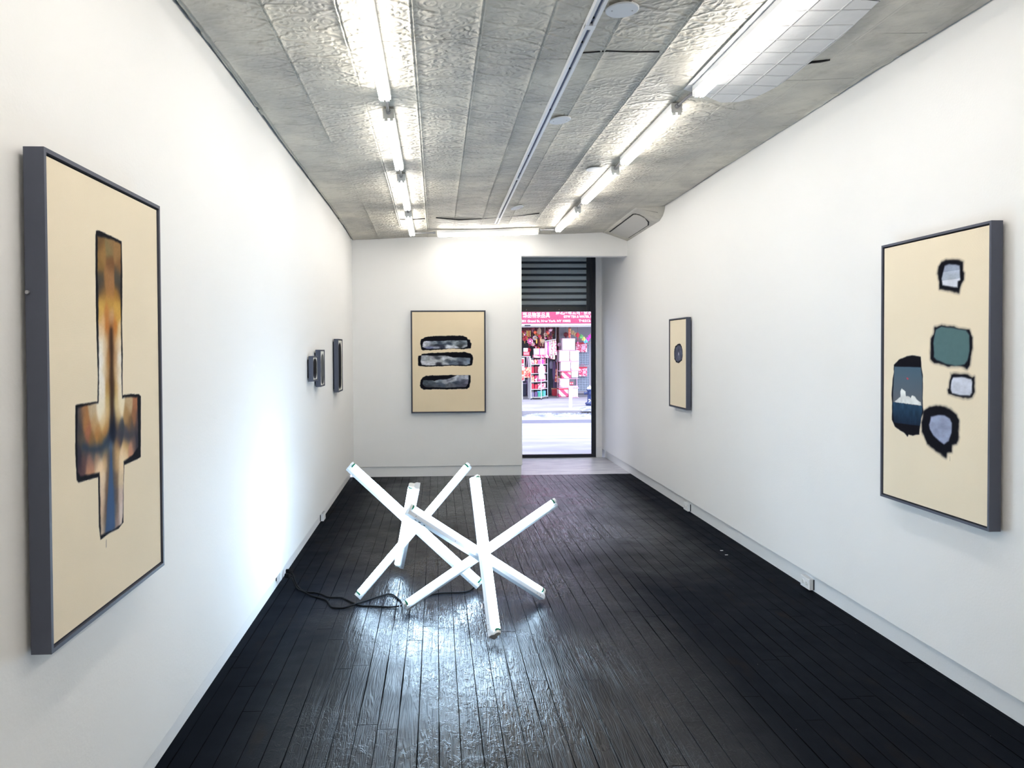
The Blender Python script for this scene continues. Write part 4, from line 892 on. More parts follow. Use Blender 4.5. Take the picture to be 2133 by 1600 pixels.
MB().box(-1.5, 7.0, -1.139, -0.001, 2.932, 2.97).build('canopy', M['whitemetal'] if 'whitemetal' in M else plain('canopy_white', (0.78, 0.76, 0.80, 1)), shop)
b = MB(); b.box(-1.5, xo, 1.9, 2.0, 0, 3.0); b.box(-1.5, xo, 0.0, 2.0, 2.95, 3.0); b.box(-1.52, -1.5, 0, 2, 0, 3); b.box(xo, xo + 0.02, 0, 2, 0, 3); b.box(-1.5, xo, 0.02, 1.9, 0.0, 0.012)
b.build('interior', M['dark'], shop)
ga, gb = P3(1199.5, 718), P3(1226, 813)
b = MB(); b.box(ga.x, gb.x, -0.02, -0.001, gb.z, ga.z); b.build('window_backing', M['hole'], shop)
b = MB(); nx, nz = 8, 27
for i in range(nx + 1):
    x = ga.x + (gb.x - ga.x) * i / nx; b.box(x - 0.012, x + 0.012, -0.05, -0.0205, gb.z, ga.z)
for j in range(nz + 1):
    z = gb.z + (ga.z - gb.z) * j / nz; b.box(ga.x, gb.x, -0.052, -0.0202, z - 0.011, z + 0.011)
b.build('window_grille', M['grille'], shop)
b = MB(); q0 = P3(1197.5, 758); q1 = P3(1227, 767); b.box(ga.x - 0.05, gb.x + 0.06, -0.07, -0.001, P3(1200, 765.5).z, P3(1200, 760).z)
b.box(gb.x + 0.012, gb.x + 0.06, -0.06, -0.001, 0.0, P3(1200, 716).z); b.box(ga.x - 0.05, gb.x + 0.06, -0.08, -0.001, P3(1200, 714).z - 0.06, P3(1200, 714).z + 0.02); b.box(ga.x - 0.05, gb.x + 0.06, -0.10, -0.001, gb.z - 0.10, gb.z - 0.02)
b.build('window_frame', M['metalwall'], shop)
SYs = 22.9
sg = thing('shop_sign', (0, SYs, 0), 'long red shop sign with white Chinese and English lettering above the shop front', 'sign')
zb, ztop = P3(1160, 674, SYs).z, 3.3
MB().box(-2.0, 9.0, 0.0, 0.16, zb, ztop).build('board', M['signred'], sg)
def ln(s, px, py, wpx, hpx, off=0.0):
    p = P3(px, py, SYs); lettering('lettering', s, (p.x, -0.0015, p.z), hpx * SYs * PX / 0.72, wpx * SYs * PX if wpx else None, M['signwhite'], sg, off)
ln('藝品物茶品具', 1089, 661.2, 57, 9, 0.0015)
ln('南北海味公司 · 茶水食品', 1158, 654.6, 92, 9, 0.0015)
ln('GTW TEA & WATER, INC.', 1174, 662.0, 68, 5.0, 0.003)
ln('301 Grand St, New York, NY 10002', 1086.5, 671.2, 103, 4.8, 0.003)
ln('Tel:212-431', 1205.5, 670.6, 37, 4.8, 0.003)
MB().box(-2.0, 9.0, 0.02, 0.30, P3(1160, 678.5, SYs).z, zb).build('shutter_box', M['whitemetal'], sg)
a, b_ = P3(1088, 681, SYs), P3(1240, 679.6, SYs)
MB().cyl((a.x - 1.5, 0.05, a.z), (b_.x + 1.5, 0.05, b_.z), 0.014, 8).build('awning_rod', M['whitemetal'], sg)
MB().box(P3(1093, 678, SYs).x, P3(1105, 678, SYs).x, 0.0, 0.02, P3(1100, 679.2, SYs).z, P3(1100, 677, SYs).z).build('rod_bracket', M['dark'], sg)

def cm(n, r, g, b, ro=0.6): return plain(n, rgb(r, g, b), ro, var=0.1, scale=14)
K = dict(red=cm('festive_red', 196, 30, 58), dred=cm('dark_red', 130, 18, 45), gold=cm('festive_gold', 232, 176, 70), cream=cm('cream_paper', 236, 206, 170), pink=cm('pink_cloth', 214, 96, 150),
         ppink=cm('pale_pink', 236, 184, 206), white=cm('bright_white', 240, 232, 236), orange=cm('orange_paper', 226, 96, 60), yellow=cm('yellow_paper', 232, 220, 120), green=cm('green_paper', 120, 190, 110),
         cyan=cm('light_blue_paper', 110, 200, 235), mag=cm('magenta_paper', 226, 70, 190), purple=cm('dull_purple', 96, 66, 112), olive=cm('olive_paper', 150, 150, 92), navy=cm('dark_navy', 26, 30, 58), grey=cm('grey_bag', 120, 110, 134), teal=cm('teal_green', 60, 160, 130), tan=cm('tan_paper', 205, 170, 120))
def red_print(name, a, b, sc):
    m, t = newmat(name); v, x, y, z = t.pos()
    n = t.noise(v, sc, 3, 0.6, 1.5)
    t.out(t.mix(t.sstep(n, 0.46, 0.54), a, b), 0.45, 0.4)
    return m
K['print'] = red_print('red_and_pink_print', rgb(206, 40, 90), rgb(246, 206, 216), 9)
K['pprint'] = red_print('pale_pink_print', rgb(250, 236, 240), rgb(236, 160, 186), 6)
K['gprint'] = red_print('red_and_gold_print', rgb(200, 40, 60), rgb(240, 196, 150), 12)
def stripes(name, a, b):
    m, t = newmat(name); v, x, y, z = t.pos()
    n = t.m('SINE', t.m('MULTIPLY', t.m('ADD', t.m('ADD', x, z), t.m('MULTIPLY', t.noise(v, 5, 2), 0.12)), 21.0))
    t.out(t.mix(t.sstep(n, -0.1, 0.1), a, b), 0.45, 0.4)
    return m
K['stripe'] = stripes('red_diagonal_stripes', rgb(216, 70, 110), rgb(248, 214, 206))
GO = 'festival goods hung at the shop front'
def hang_line(b, c, top): b.cyl(c, (c[0], c[1], top), 0.004, 5)
HT = 2.93
def lantern(px, py, rpx, Y, mat, lab, squash=0.85, tassel='gold'):
    p = P3(px, py, Y); r = rpx * Y * PX; t = thing('paper_lantern', p, lab, 'lantern', GO)
    prof = [(r * 0.22, -r * squash)] + [(r * math.cos(a) * (1 if k % 2 else 0.94) + 0.0, r * squash * math.sin(a)) for k, a in enumerate(np.linspace(-1.3, 1.3, 11))] + [(r * 0.22, r * squash)]
    MB().lathe((0, 0, 0), prof, 14).build('shade', mat, t)
    b = MB(); b.cyl((0, 0, -r * squash), (0, 0, -r * squash * 1.25), r * 0.24, 8); b.cyl((0, 0, -r * squash * 1.25), (0, 0, -r * squash * 2.1), r * 0.12, 6, r2=r * 0.2); b.build('tassel', K[tassel], t)
    b = MB(); hang_line(b, (0, 0, r * squash), HT - p.z); b.build('string', K['dred'], t)
def flower(px, py, rpx, Y, mat, lab, n=8, ctr='gold'):
    p = P3(px, py, Y); r = rpx * Y * PX; t = thing('paper_flower', p, lab, 'paper flower', GO)
    b = MB()
    for k in range(n):
        a = 2 * PI * k / n; d = Vector((math.cos(a), 0, math.sin(a))); e = Vector((-math.sin(a), 0, math.cos(a)))
        c0 = d * r * 0.15; c1 = d * r * 0.6; c2 = d * r
        b.add([c0 + Vector((0, -.02, 0)), c1 + e * r * 0.24 + Vector((0, -.05, 0)), c2 + Vector((0, -.02, 0)), c1 - e * r * 0.24 + Vector((0, -.05, 0)), c0 + Vector((0, .01, 0)), c1 + Vector((0, .0, 0)), c2 + Vector((0, 0.0, 0))],
              [(0, 1, 2, 3), (0, 4, 5, 1), (1, 5, 6, 2), (2, 6, 5, 3), (3, 5, 4, 0)])
    b.build('petals', mat, t)
    MB().lathe((0, -0.02, 0), [(r * .22, -.03), (r * .25, 0), (r * .15, .02)], 10, 'y').build('centre', K[ctr], t)
    b = MB(); hang_line(b, (0, 0, 0), HT - p.z); b.build('string', K['dred'], t)
def streamer(px, py0, py1, wpx, Y, mat, lab, n=4):
    p = P3(px, py0, Y); w = wpx * Y * PX; h = (py1 - py0) * Y * PX; t = thing('paper_streamer', p, lab, 'streamer', GO)
    for k in range(n):
        x = -w / 2 + w * (k + 0.5) / n; b = MB(); s = w / n * 0.42; m = 7
        for j in range(m):
            z = -h * j / m * (0.85 + 0.15 * ((k * 7) % 3) / 2); dx = 0.25 * s * math.sin(j * 1.9 + k)
            b.box(x - s + dx, x + s + dx, -0.01 + 0.006 * (j % 2), 0.006 * (j % 2), z - h / m * 1.02, z)
        b.build('ribbon', mat[k % len(mat)], t)
    b = MB(); b.box(-w / 2, w / 2, -0.015, 0.012, -0.0, 0.03); hang_line(b, (0, 0, 0.02), HT - p.z); b.build('hanger', K['dred'], t)
def diamond(px, py, rpx, Y, mat, lab):
    p = P3(px, py, Y); r = rpx * Y * PX; t = thing('hanging_ornament', p, lab, 'ornament', GO)
    b = MB(); b.lathe((0, 0, 0), [(0.01, -r), (r * .55, -r * .5), (r * .8, 0), (r * .5, r * .55), (0.01, r)], 8, sy=0.4); b.build('body', mat, t)
    b = MB(); b.cyl((0, 0, -r), (0, 0, -r * 1.9), r * 0.10, 6, r2=r * .2); b.build('tassel', K['red'], t)
    b = MB(); hang_line(b, (0, 0, r * .9), HT - p.z); b.build('string', K['dred'], t)
lantern(1123.5, 690, 4.2, 23.9, K['cream'], 'cream vase-shaped lantern hanging high at the shop front left', 1.7)
lantern(1130.5, 711, 5.2, 23.7, K['cream'], 'round cream lantern with tassel left of the garment rail', 0.95, 'cream')
lantern(1119, 722, 4.6, 24.3, K['dred'], 'dark red lantern behind the round cream one', 0.8, 'red')
lantern(1093, 706, 5.0, 24.0, K['red'], 'red lantern at the left edge of the doorway view', 0.9)
lantern(1141, 694, 4.5, 24.2, K['red'], 'red lantern hanging above the garment rail', 0.9)
lantern(1152, 692, 3.6, 24.4, K['dred'], 'dark red lantern high beside the red paper fan', 0.9)
lantern(1179, 697, 5.4, 24.1, K['dred'], 'crimson heart-like lantern hanging above the top white box', 0.9, 'dred')
lantern(1170, 690, 5.4, 24.5, K['dred'], 'dim crimson lantern deep in the shop below the sign', 0.8, 'dred')
lantern(1165, 718, 4.0, 23.9, K['ppink'], 'pale pink lantern left of the top white box', 1.0, 'pink')
lantern(1102, 729, 5.0, 24.2, K['red'], 'red lantern above the small red price sign', 0.9, 'dred')
lantern(1133, 728, 4.2, 24.3, K['dred'], 'dark red lantern over the wrapped pink box', 0.9)
flower(1104, 711, 7.5, 23.6, K['pink'], 'pink and white paper flower hanging at left', 9, 'white')
flower(1114, 704, 6.0, 23.7, K['white'], 'white paper flower beside the pink one', 8, 'gold')
flower(1118, 695, 6.5, 24.1, K['gold'], 'golden paper fan flower near the cream vase lantern', 10, 'orange')
flower(1110, 717, 5.0, 23.65, K['ppink'], 'pale pink paper flower, lowest of the flower cluster', 7, 'yellow')
flower(1135.5, 697, 5.0, 24.0, K['cream'], 'cream paper flower above the round cream lantern', 8, 'orange')
flower(1097, 690, 5.0, 24.3, K['dred'], 'dark red paper flower near the top left of the shop', 8, 'red')
flower(1144, 704, 5.5, 24.25, K['red'], 'red paper flower left end of the garment rail', 8, 'pink')
streamer(1101, 689, 703, 9, 23.75, [K['yellow'], K['gold'], K['orange'], K['yellow']], 'bunch of yellow ribbons hanging under the sign')
streamer(1109, 685, 693, 9, 24.4, [K['dred'], K['ppink'], K['purple']], 'dark red and pink ribbons near the top left of the shop', 3)
streamer(1091.5, 690, 712, 6, 24.3, [K['gprint'], K['red'], K['orange']], 'red and orange ribbons at the left edge', 3)
streamer(1147, 684, 706, 8, 24.5, [K['dred'], K['purple'], K['print']], 'dim red ribbons hanging above the garment rail', 3)
streamer(1164, 684, 703, 9, 24.6, [K['dred'], K['dred'], K['purple']], 'dim crimson ribbons deep in the shop', 3)
streamer(1125, 700, 722, 9, 24.35, [K['dred'], K['red'], K['gprint'], K['dred']], 'red ribbons behind the cream lanterns')
streamer(1186.5, 684.5, 706, 5, 23.5, [K['orange'], K['gprint']], 'orange-red streamer hanging left of the rainbow garland', 2)
diamond(1203.5, 698, 5.6, 23.5, K['red'], 'red fish-shaped ornament hanging in front of the rainbow garland')
diamond(1203.5, 714, 2.8, 23.5, K['pink'], 'pink knot ornament below the red fish-shaped one')
diamond(1160, 751, 4.0, 23.7, K['grey'], 'grey hanging bag-shaped ornament right of the display rack')
diamond(1233.5, 713.5, 4.2, 23.5, K['yellow'], 'yellow ornament hanging beside the door frame edge')
_r2 = random.Random(21)
_seen = {}
for i in range(34):
    x = 1088.5 + 62 * ((i * 0.618) % 1.0); y = 684 + _r2.random() * 44; Y = 23.35 + _r2.random() * 0.8
    if x > 1134 and y > 704: y -= 18
    c = ['red', 'gprint', 'dred', 'orange', 'gold', 'pink', 'red', 'print', 'ppink'][i % 9]
    p = P3(x, y, Y); r = (2.0 + 1.8 * _r2.random()) * Y * PX; t = thing('hanging_ornament', p, f"small {dict(red='red', gprint='red and gold', dred='dark red', orange='orange', gold='gold', pink='pink', print='red patterned', ppink='pale pink')[c]} {['lantern-shaped', 'drop-shaped', 'star-shaped'][i % 3]} ornament hanging {'high' if y < 696 else 'midway' if y < 711 else 'low'}, {'left' if x < 1108 else 'middle' if x < 1129 else 'right'} part of the crowded shop front", 'ornament', 'crowded cluster of small ornaments')
    if t['label'] in _seen: t['label'] = t['label'].replace('small', 'second small', 1)
    _seen[t['label']] = 1
    b = MB()
    if i % 3 == 0: b.lathe((0, 0, 0), [(0.01, -r), (r * .8, -r * .4), (r, 0), (r * .8, r * .4), (0.01, r)], 9, sy=0.6)
    elif i % 3 == 1: b.lathe((0, 0, 0), [(r * .15, -r * 1.8), (r * .5, -r), (r * .35, 0), (r * .6, r * .6), (0.01, r)], 8, sy=0.6)
    else: b.prism([(r * (1.0 if k % 2 else .5) * math.cos(k * PI / 6), r * (1.0 if k % 2 else .5) * math.sin(k * PI / 6)) for k in range(12)], (-0.03, 0.03), X=Matrix(((1, 0, 0, 0), (0, 0, 1, 0), (0, 1, 0, 0), (0, 0, 0, 1))))
    b.build('body', K[c], t); b = MB(); hang_line(b, (0, 0, r * .9), HT - p.z); b.build('string', K['dred'], t)
# rainbow garland: one thing, a flag per part
g = thing('garland', P3(1187, 686, 23.55), 'rainbow paper garland drooping to the right across the grey wall', 'garland')
path = [(1187, 687), (1193, 693), (1199, 697), (1205, 699), (1211, 701), (1216, 706), (1220, 711), (1224, 707), (1229, 701), (1234, 696), (1239, 692)]
cols = ['olive', 'tan', 'tan', 'green', 'green', 'yellow', 'cyan', 'mag', 'mag', 'cream', 'cream']
for i, ((x, y), c) in enumerate(zip(path, cols)):
    p = P3(x, y, 23.55) - g.location; s = 0.075; b = MB()
    for k in range(5):
        a = 2 * PI * k / 5 + i; b.lathe(p + Vector((s * .5 * math.cos(a), 0.012 * k, s * .5 * math.sin(a))), [(0.01, -s * .55), (s * .5, 0), (0.01, s * .55)], 7, sy=0.4)
    b.build('paper_puff', K[c], g)
b = MB(); b.tube([P3(x, y, 23.6) - g.location for x, y in path], 0.006, 5); b.build('cord', K['red'], g)
# garments on a rail
rl = thing('garment_rail', P3(1134, 711, 23.3), 'white slanting garment rail with pink clothes hanging from it', 'clothes rail')
a, b_ = P3(1135, 711, 23.3), P3(1158, 707, 23.3)
MB().cyl(a - rl.location, b_ - rl.location, 0.014, 8).build('bar', M['whitemetal'], rl)
b = MB(); b.cyl(b_ - rl.location, (b_.x - rl.location.x, 0.0, HT - rl.location.z), 0.004, 6); b.cyl(a - rl.location, (0.02, 0.0, HT - rl.location.z), 0.004, 6); b.build('hanging_wire', M['whitemetal'], rl)
gl = [('pale pink', 'ppink'), ('pink', 'pink'), ('white', 'white'), ('rose', 'print'), ('cream', 'cream'), ('printed pink', 'print')]
for i, (nm, c) in enumerate(gl):
    p = a.lerp(b_, (i + 0.5) / 6); o = thing('garment', p, f'{nm} garment, number {i + 1} from the left on the white rail'.replace('number 1 from', 'first from').replace('number 2 from', 'second from').replace('number 3 from', 'third from').replace('number 4 from', 'fourth from').replace('number 5 from', 'fifth from').replace('number 6 from the left', 'last at the right end'), 'garment', 'garments on the rail')
    w = 0.030; L = (0.42, 0.50, 0.46, 0.55, 0.58, 0.45)[i]; m = MB(); pts = []
    for j in range(7):
        q = j / 6; ww = w * (0.7 + 0.7 * q + 0.12 * math.sin(j * 2.2 + i)); pts.append((ww, -0.05 - L * q))
    poly = [(-x, z) for x, z in pts][::-1] + [(w * .3, -0.02)] + pts
    m.prism(poly, (-0.10, 0.10), X=Matrix(((1, 0, 0, 0), (0, 0, 1, 0), (0, 1, 0, 0), (0, 0, 0, 1)))); m.build('cloth', K[c], o)
    MB().tube([(0, 0, -0.03), (0, 0, 0.0), (0.012, 0, 0.022), (0, 0, 0.032)], 0.004, 5).build('hook', M['steel'], o)
# small sign, wrapped box, bag
def panel_box(name, px0, px1, py0, py1, Y, dep, mat, lab, cat, group=None, extra=None):
    p = P3((px0 + px1) / 2, py1, Y); w = (px1 - px0) * Y * PX; h = (py1 - py0) * Y * PX
    t = thing(name, p, lab, cat, group)
    MB().box(-w / 2, w / 2, 0, dep, 0, h).build('body', mat, t, bevel=0.01)
    return t, w, h
t, w, h = panel_box('price_sign', 1090, 1103.5, 732.5, 741, 23.0, 0.03, K['red'], 'small red sign with white marks on a white shelf at left', 'sign')
for i in range(4):
    b = MB(); x = -w / 2 + w * (i + 0.8) / 4.8; b.box(x - 0.012, x - 0.004, -0.006, -0.0005, h * .25, h * .75); b.box(x, x + 0.012, -0.006, -0.0005, h * .62, h * .75); b.box(x, x + 0.012, -0.006, -0.0005, h * .25, h * .38); b.build('mark', K['white'], t)
b = MB(); s0, s1 = P3(1080, 742, 23.1), P3(1104, 741.5, 23.1); b.box(s0.x, s1.x, 22.95, 23.4, s0.z - 0.02, s0.z)
b.box(s1.x - 0.04, s1.x, 22.96, 23.0, 0.001, s0.z - 0.02); b.box(s1.x - 0.04, s1.x, 23.35, 23.39, 0.001, s0.z - 0.02)
tag(b.build('shelf_table', M['whitemetal']), 'white high shelf table at the left edge of the shop front', 'table')
panel_box('carton', 1091.5, 1099.5, 725, 741, 23.12, 0.2, K['white'], 'small white carton behind the red price sign', 'box')
t, w, h = panel_box('wrapped_box', 1113, 1135, 726, 739, 23.1, 0.25, K['white'], 'white wrapped box with pink ribbon on top of the display rack', 'box')
MB().box(-0.02, 0.02, -0.008, 0.0, 0, h).build('ribbon', K['pink'], t)
panel_box('soft_pack', 1112, 1143, 739.2, 745.6, 23.0, 0.35, K['print'], 'pink printed soft pack lying under the wrapped box on the rack', 'pack')
# display rack (two faces seen)
RX0, RX1, RX2 = P3(1106.5, 833, 22.7).x, P3(1127.5, 833, 22.7).x, P3(1150, 829, 23.3).x
rk = thing('display_rack', ((RX0 + RX1) / 2, 22.7, 0.0), 'white wire display rack packed with red goods in front of the shop', 'display rack')
zt = P3(1127, 746, 22.7).z; W_ = RX1 - RX0; RD = 0.62
def L_(px, py, Y): return P3(px, py, Y)
for sx in (-1, 1):
    for yy in (0.0, RD):
        MB().cyl((sx * W_ / 2 + (0.30 if yy and sx > 0 else 0.14 if yy else 0), yy, 0.04), (sx * W_ / 2 + (0.30 if yy and sx > 0 else 0.14 if yy else 0), yy, zt + (0.03 if yy else 0)), 0.013, 8).build('post', M['whitemetal'], rk)
        MB().lathe((sx * W_ / 2 + (0.30 if yy and sx > 0 else 0.14 if yy else 0), yy, 0.02), [(0.018, -0.018), (0.024, 0), (0.018, 0.018)], 8, 'x').build('castor', K['navy'], rk)
levels = [0.10, 0.32, 0.56, 0.80, 1.04]
levels = [zt * k for k in (0.05, 0.24, 0.42, 0.62, 0.84)]
for z in levels:
    b = MB(); b.add([(-W_ / 2, 0, z), (W_ / 2, 0, z), (W_ / 2 + 0.30, RD, z), (-W_ / 2 + 0.14, RD, z), (-W_ / 2, 0, z + 0.02), (W_ / 2, 0, z + 0.02), (W_ / 2 + 0.30, RD, z + 0.02), (-W_ / 2 + 0.14, RD, z + 0.02)],
                    [(0, 1, 2, 3), (4, 7, 6, 5), (0, 4, 5, 1), (1, 5, 6, 2), (2, 6, 7, 3), (3, 7, 4, 0)]); b.build('shelf', M['whitemetal'], rk)
pk = ['bottom', 'second', 'middle', 'fourth', 'top']
cols2 = [['grey', 'purple', 'teal', 'grey'], ['red', 'red', 'print', 'print'], ['gprint', 'print', 'pink', 'print'], ['red', 'dred', 'print', 'pink'], ['print', 'gprint', 'pink', 'red']]
for li, z in enumerate(levels):
    hh = (levels[li + 1] if li < 4 else zt + 0.02) - z - 0.05
    for k in range(3):
        x = RX0 + W_ * (k + 0.5) / 3; w = W_ / 3 * 0.40
        b = MB(); zz = z + 0.0215; h2 = hh * (0.72 + 0.2 * random.random())
        b.prism([(-w, 0), (w, 0), (w * .96, h2 * .9), (w * .4, h2), (-w * .6, h2 * .97), (-w * .95, h2 * .85)], (0, 0.16), X=Matrix(((1, 0, 0, x), (0, 0, 1, 22.72), (0, 1, 0, zz), (0, 0, 0, 1))))
        tag(b.build('gift_packet', K[cols2[li][k]], bevel=0.006), f'{["left", "centre", "right"][k]} packet at the front of the {pk[li]} shelf of the display rack', 'packet', 'packets on the display rack')
    for k in range(3):
        q = (k + 0.5) / 3; xs_ = RX1 + 0.30 * (0.06 + q * 0.9) - 0.07; yy = 22.7 + RD * (0.10 + q * 0.86) - 0.08
        b = MB(); h2 = hh * (0.75 + 0.2 * random.random()); b.box(xs_ - 0.10, xs_ + 0.035, yy + 0.02, yy + 0.15, z + 0.0215, z + 0.0215 + h2)
        tag(b.build('gift_packet', K[['teal', 'print', 'pink', 'print', 'mag'][li] if k == 1 else ['print', 'gprint'][k % 2] if li else 'cyan'], bevel=0.006), f'{["near", "middle", "far"][k]} packet facing the right side of the {pk[li]} rack shelf', 'packet', 'packets on the display rack')
p0 = P3(1122, 765, 22.66)
b = MB(); b.lathe((P3(1128, 770, 22.55).x, 22.55, 0.66), [(0.10, 0), (0.09, 0.12), (0.11, 0.28), (0.07, 0.40), (0.02, 0.48)], 9, sy=0.5)
b.cyl((P3(1128, 770, 22.55).x, 22.55, 1.12), (P3(1128, 770, 22.55).x, 22.68, zt), 0.004, 5)
tag(b.build('white_bag', K['white']), 'white plastic bag hanging at the corner of the display rack', 'bag')
t, w, h = panel_box('plastic_bag', 1092.5, 1106, 765, 787, 22.78, 0.12, K['gprint'], 'pink and red plastic bag hanging left of the display rack', 'bag')
MB().tube([(-0.05, 0.06, h), (-0.02, 0.06, h + 0.2), (-0.01, 0.165, s0.z - 0.01 - t.location.z), (0.01, 0.165, s0.z - 0.01 - t.location.z), (0.02, 0.06, h + 0.2), (0.05, 0.06, h)], 0.005, 5).build('handle', K['ppink'], t)
t, w, h = panel_box('card_rack', 1080, 1093, 745, 794, 22.8, 0.10, M['whitemetal'], 'white-edged card rack cut by the door opening at the far left', 'rack')
for i in range(4): MB().box(-w / 2 + 0.02, w / 2 - 0.03, -0.012, -0.0005, h * (0.04 + 0.24 * i), h * (0.22 + 0.24 * i)).build('card', K[['gprint', 'orange', 'print', 'red'][i]], t)
MB().box(-0.04, 0.04, 0.02, 0.08, -t.location.z + 0.001, 0).build('leg', M['whitemetal'], t)
# dark crates and bins inside
for i, (a0, a1, t0, Y, c, lab) in enumerate([(1084, 1096, 800, 24.6, 'navy', 'dark crate on the shop floor at far left'), (1097, 1106, 793, 24.8, 'purple', 'dull purple bin left behind the display rack'),
        (1146, 1153, 748, 24.9, 'navy', 'tall dark case standing right behind the display rack'), (1154, 1160, 768, 24.7, 'purple', 'purple bin in the shop beside the dark case'),
        (1152, 1163, 811, 24.3, 'red', 'low red basket at the foot of the stacked boxes')]):
    p = P3(a0, t0, Y); q = P3(a1, t0, Y); t = thing('storage_bin', ((p.x + q.x) / 2, Y, 0.0125), lab, 'bin', 'bins inside the dark shop')
    w = q.x - p.x; hh = p.z - 0.013
    b = MB(); b.add([(-w / 2 * .9, 0, 0), (w / 2 * .9, 0, 0), (w / 2 * .9, .3, 0), (-w / 2 * .9, .3, 0), (-w / 2, -.01, hh), (w / 2, -.01, hh), (w / 2, .31, hh), (-w / 2, .31, hh)], [(0, 1, 2, 3), (4, 7, 6, 5), (0, 4, 5, 1), (1, 5, 6, 2), (2, 6, 7, 3), (3, 7, 4, 0)]); b.build('tub', K[c], t)
    MB().box(-w / 2 - .01, w / 2 + .01, -.02, .32, hh, hh + 0.03).build('lid', K['grey'] if c != 'red' else K['gprint'], t)
for px, py0, py1, c, lab in ((1148, 752, 768, 'grey', 'grey long bag hanging in the gap right of the rack'), (1154.5, 752, 790, 'purple', 'dull purple bag hanging in the shop gap'), (1158.5, 768, 796, 'gprint', 'red and gold banner hanging beside the stacked boxes'), (1163.2, 783, 797, 'tan', 'tan banner low beside the stacked boxes')):
    p = P3(px, py1, 24.15); h = (py1 - py0) * 24.15 * PX; t = thing('hanging_bag', p, lab, 'hanging goods', GO)
    MB().lathe((0, 0, 0), [(0.045, 0), (0.06, h * .3), (0.05, h * .8), (0.02, h)], 8, sy=0.5).build('body', K[c], t)
    b = MB(); hang_line(b, (0, 0, h), HT - p.z); b.build('string', K['dred'], t)
# stacked boxes / display tower
TY = 23.35
tw = [(1171.5, 1198, 705, 729, 'white', 'big plain white box topmost on the stack of boxes'), (1165, 1186, 730.5, 752, 'white', 'white box upper left in the stack, under the topmost box'), (1187, 1206, 731, 752, 'pprint', 'pale pink patterned box upper right in the stack'),
      (1168, 1188.5, 753.5, 772, 'white', 'plain white box at left in the third row of the stack'), (1189.5, 1206, 753.5, 772, 'pprint', 'pale pink patterned box at right in the third row of the stack'),
      (1170, 1189.5, 773.5, 788, 'stripe', 'red striped box in the middle of the stack'), (1190.5, 1204.5, 773.5, 786.5, 'white', 'small white box right of the striped box in the stack'),
      (1166.5, 1186, 789.5, 807.5, 'pprint', 'pink-bottomed white box lower left in the stack'), (1164, 1183.5, 809, 826.5, 'stripe', 'lowest red striped box at the foot of the stack'), (1184.5, 1204, 804, 827, 'pprint', 'pale pink box lower right behind the white bollard')]
for a0, a1, t0, t1, c, lab in tw:
    t, w, h = panel_box('gift_box', a0, a1, t0, t1, TY, 0.30, K[c], lab, 'box', 'boxes stacked on the tiered stand')
    MB().box(-w / 2 - .004, w / 2 + .004, -.004, .304, h * .86, h + .002).build('lid', K['ppink'] if c != 'stripe' else K['red'], t)
t, w, h = panel_box('price_card', 1186.5, 1194.5, 795.5, 802, TY, 0.02, K['red'], 'tiny red price card with white marks between the stacked boxes', 'sign')
for i in (-1, 1): MB().box(i * w * .25 - .012, i * w * .25 + .012, -.005, -.0005, h * .25, h * .75).build('mark', K['white'], t)
st = thing('tiered_stand', (P3(1185, 829, TY).x, TY, 0.0), 'pink tiered stand carrying the stacked boxes', 'stand')
for py in (729.8, 752.6, 772.8, 788.8, 808.2, 827.8):
    z = P3(1185, py, TY).z; MB().box(-0.33, 0.33, 0.0, 0.36, z - 0.010, z + 0.004).build('shelf', K['ppink'], st)
for sx in (-0.32, 0.32):
    for yy in (0.31, 0.35): MB().cyl((sx, yy, 0.0), (sx, yy, P3(1185, 729.8, TY).z), 0.010, 6).build('post', K['ppink'], st)
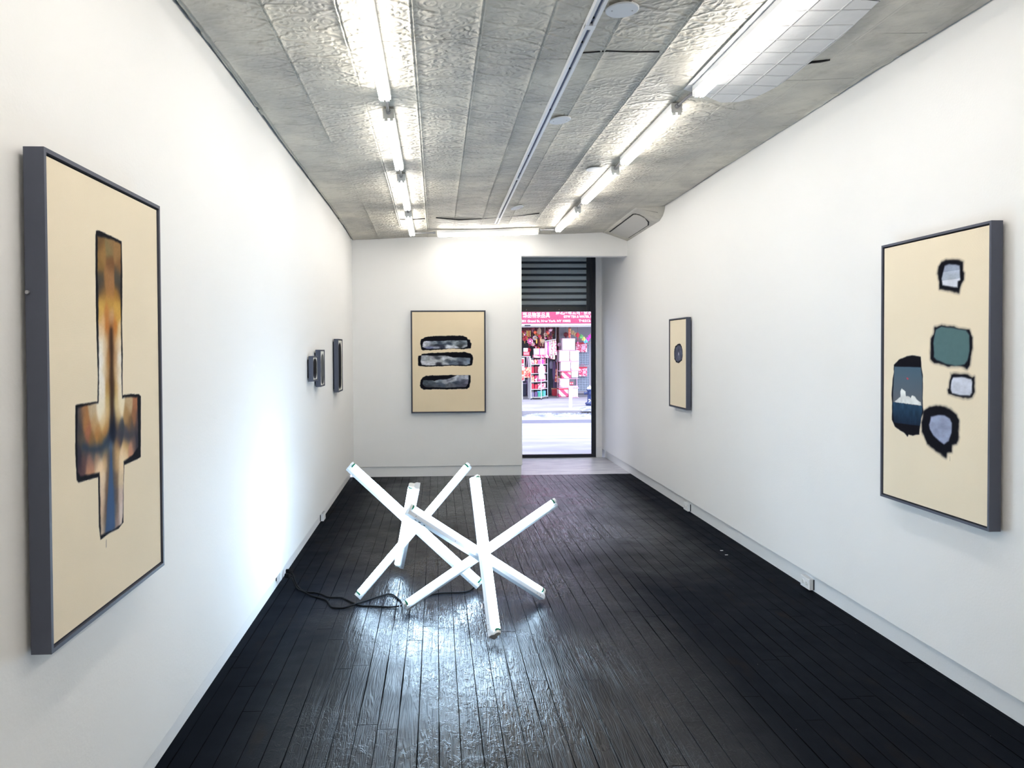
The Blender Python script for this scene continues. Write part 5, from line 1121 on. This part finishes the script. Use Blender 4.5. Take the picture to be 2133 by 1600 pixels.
for a0, a1, t0, t1, lab in ((1199.5, 1223, 713.5, 733.5, 'upper red and pink printed gift bag hung on the grey wall grille'), (1205.5, 1223, 764.5, 784, 'lower red and pink printed gift bag hung on the grey wall grille')):
    t, w, h = panel_box('gift_bag', a0, a1, t0, t1, 24.02, 0.10, K['print'], lab, 'gift bag', 'printed gift bags on the grille')
    MB().box(-w / 2 - .003, w / 2 + .003, -.003, .06, h * .85, h + .003).build('top_band', K['red'], t)
    MB().tube([(-w * .2, .05, h), (-w * .15, .05, h + .09), (w * .15, .05, h + .09), (w * .2, .05, h)], 0.006, 5).build('handle', K['pink'], t)
    MB().lathe((w * .18, -0.004, h * .45), [(w * .20, 0), (w * .20, -.006)], 14, 'y').build('emblem', K['ppink'], t)
# bollard and hydrant
bp = P3(1188.5, 852, 19.6)
bl = thing('bollard', (bp.x, 19.6, 0), 'slim white bollard standing in the snow before the shop', 'bollard')
hb = P3(1188, 806, 19.6).z
MB().lathe((0, 0, 0), [(0.048, 0), (0.048, hb - 0.03), (0.040, hb - 0.008), (0.015, hb)], 20).build('post', plain('white_bollard_paint', (0.55, 0.56, 0.60, 1), 0.4), bl)
MB().lathe((0, 0, hb * 0.82), [(0.050, 0), (0.050, 0.10)], 20).build('band', M['signwhite'], bl)
HYd = 20.2; hc = P3(1228.8, 848, HYd); hz = lambda py: P3(1229, py, HYd).z
hy = thing('fire_hydrant', (hc.x, HYd, 0), 'dark blue fire hydrant with white cap and number, by the right door frame', 'fire hydrant')
nav = plain('dark_blue_hydrant_paint', (0.018, 0.035, 0.13, 1), 0.35)
z0 = 0.0; H_ = hz(803.5)
MB().lathe((0, 0, 0), [(0.115, 0), (0.115, 0.03), (0.135, 0.05), (0.135, 0.075), (0.085, 0.10), (0.072, 0.14), (0.072, 0.40), (0.095, 0.43), (0.095, 0.455), (0.075, 0.47), (0.070, H_ - 0.12)], 20).build('barrel', nav, hy)
MB().lathe((0, 0, H_ - 0.12), [(0.080, 0), (0.080, 0.05), (0.060, 0.085), (0.025, 0.10), (0.018, 0.10), (0.018, 0.125)], 18).build('cap', M['signwhite'], hy)['label'] = 'white bonnet'
for s in (-1, 1):
    MB().cyl((s * 0.05, 0, H_ - 0.215), (s * 0.135, 0, H_ - 0.215), 0.036, 14).build('side_nozzle', nav, hy)
    MB().cyl((s * 0.135, 0, H_ - 0.215), (s * 0.160, 0, H_ - 0.215), 0.046, 8).build('nozzle_cap', nav, hy)
MB().cyl((0, -0.05, H_ - 0.20), (0, -0.12, H_ - 0.20), 0.05, 14).build('front_nozzle', nav, hy)
zz = hz(837.5)
lettering('number', '24', (-0.058, -0.0735, zz), 0.125, 0.13, M['signwhite'], hy, 0.004)
print('objects', len(bpy.data.objects))
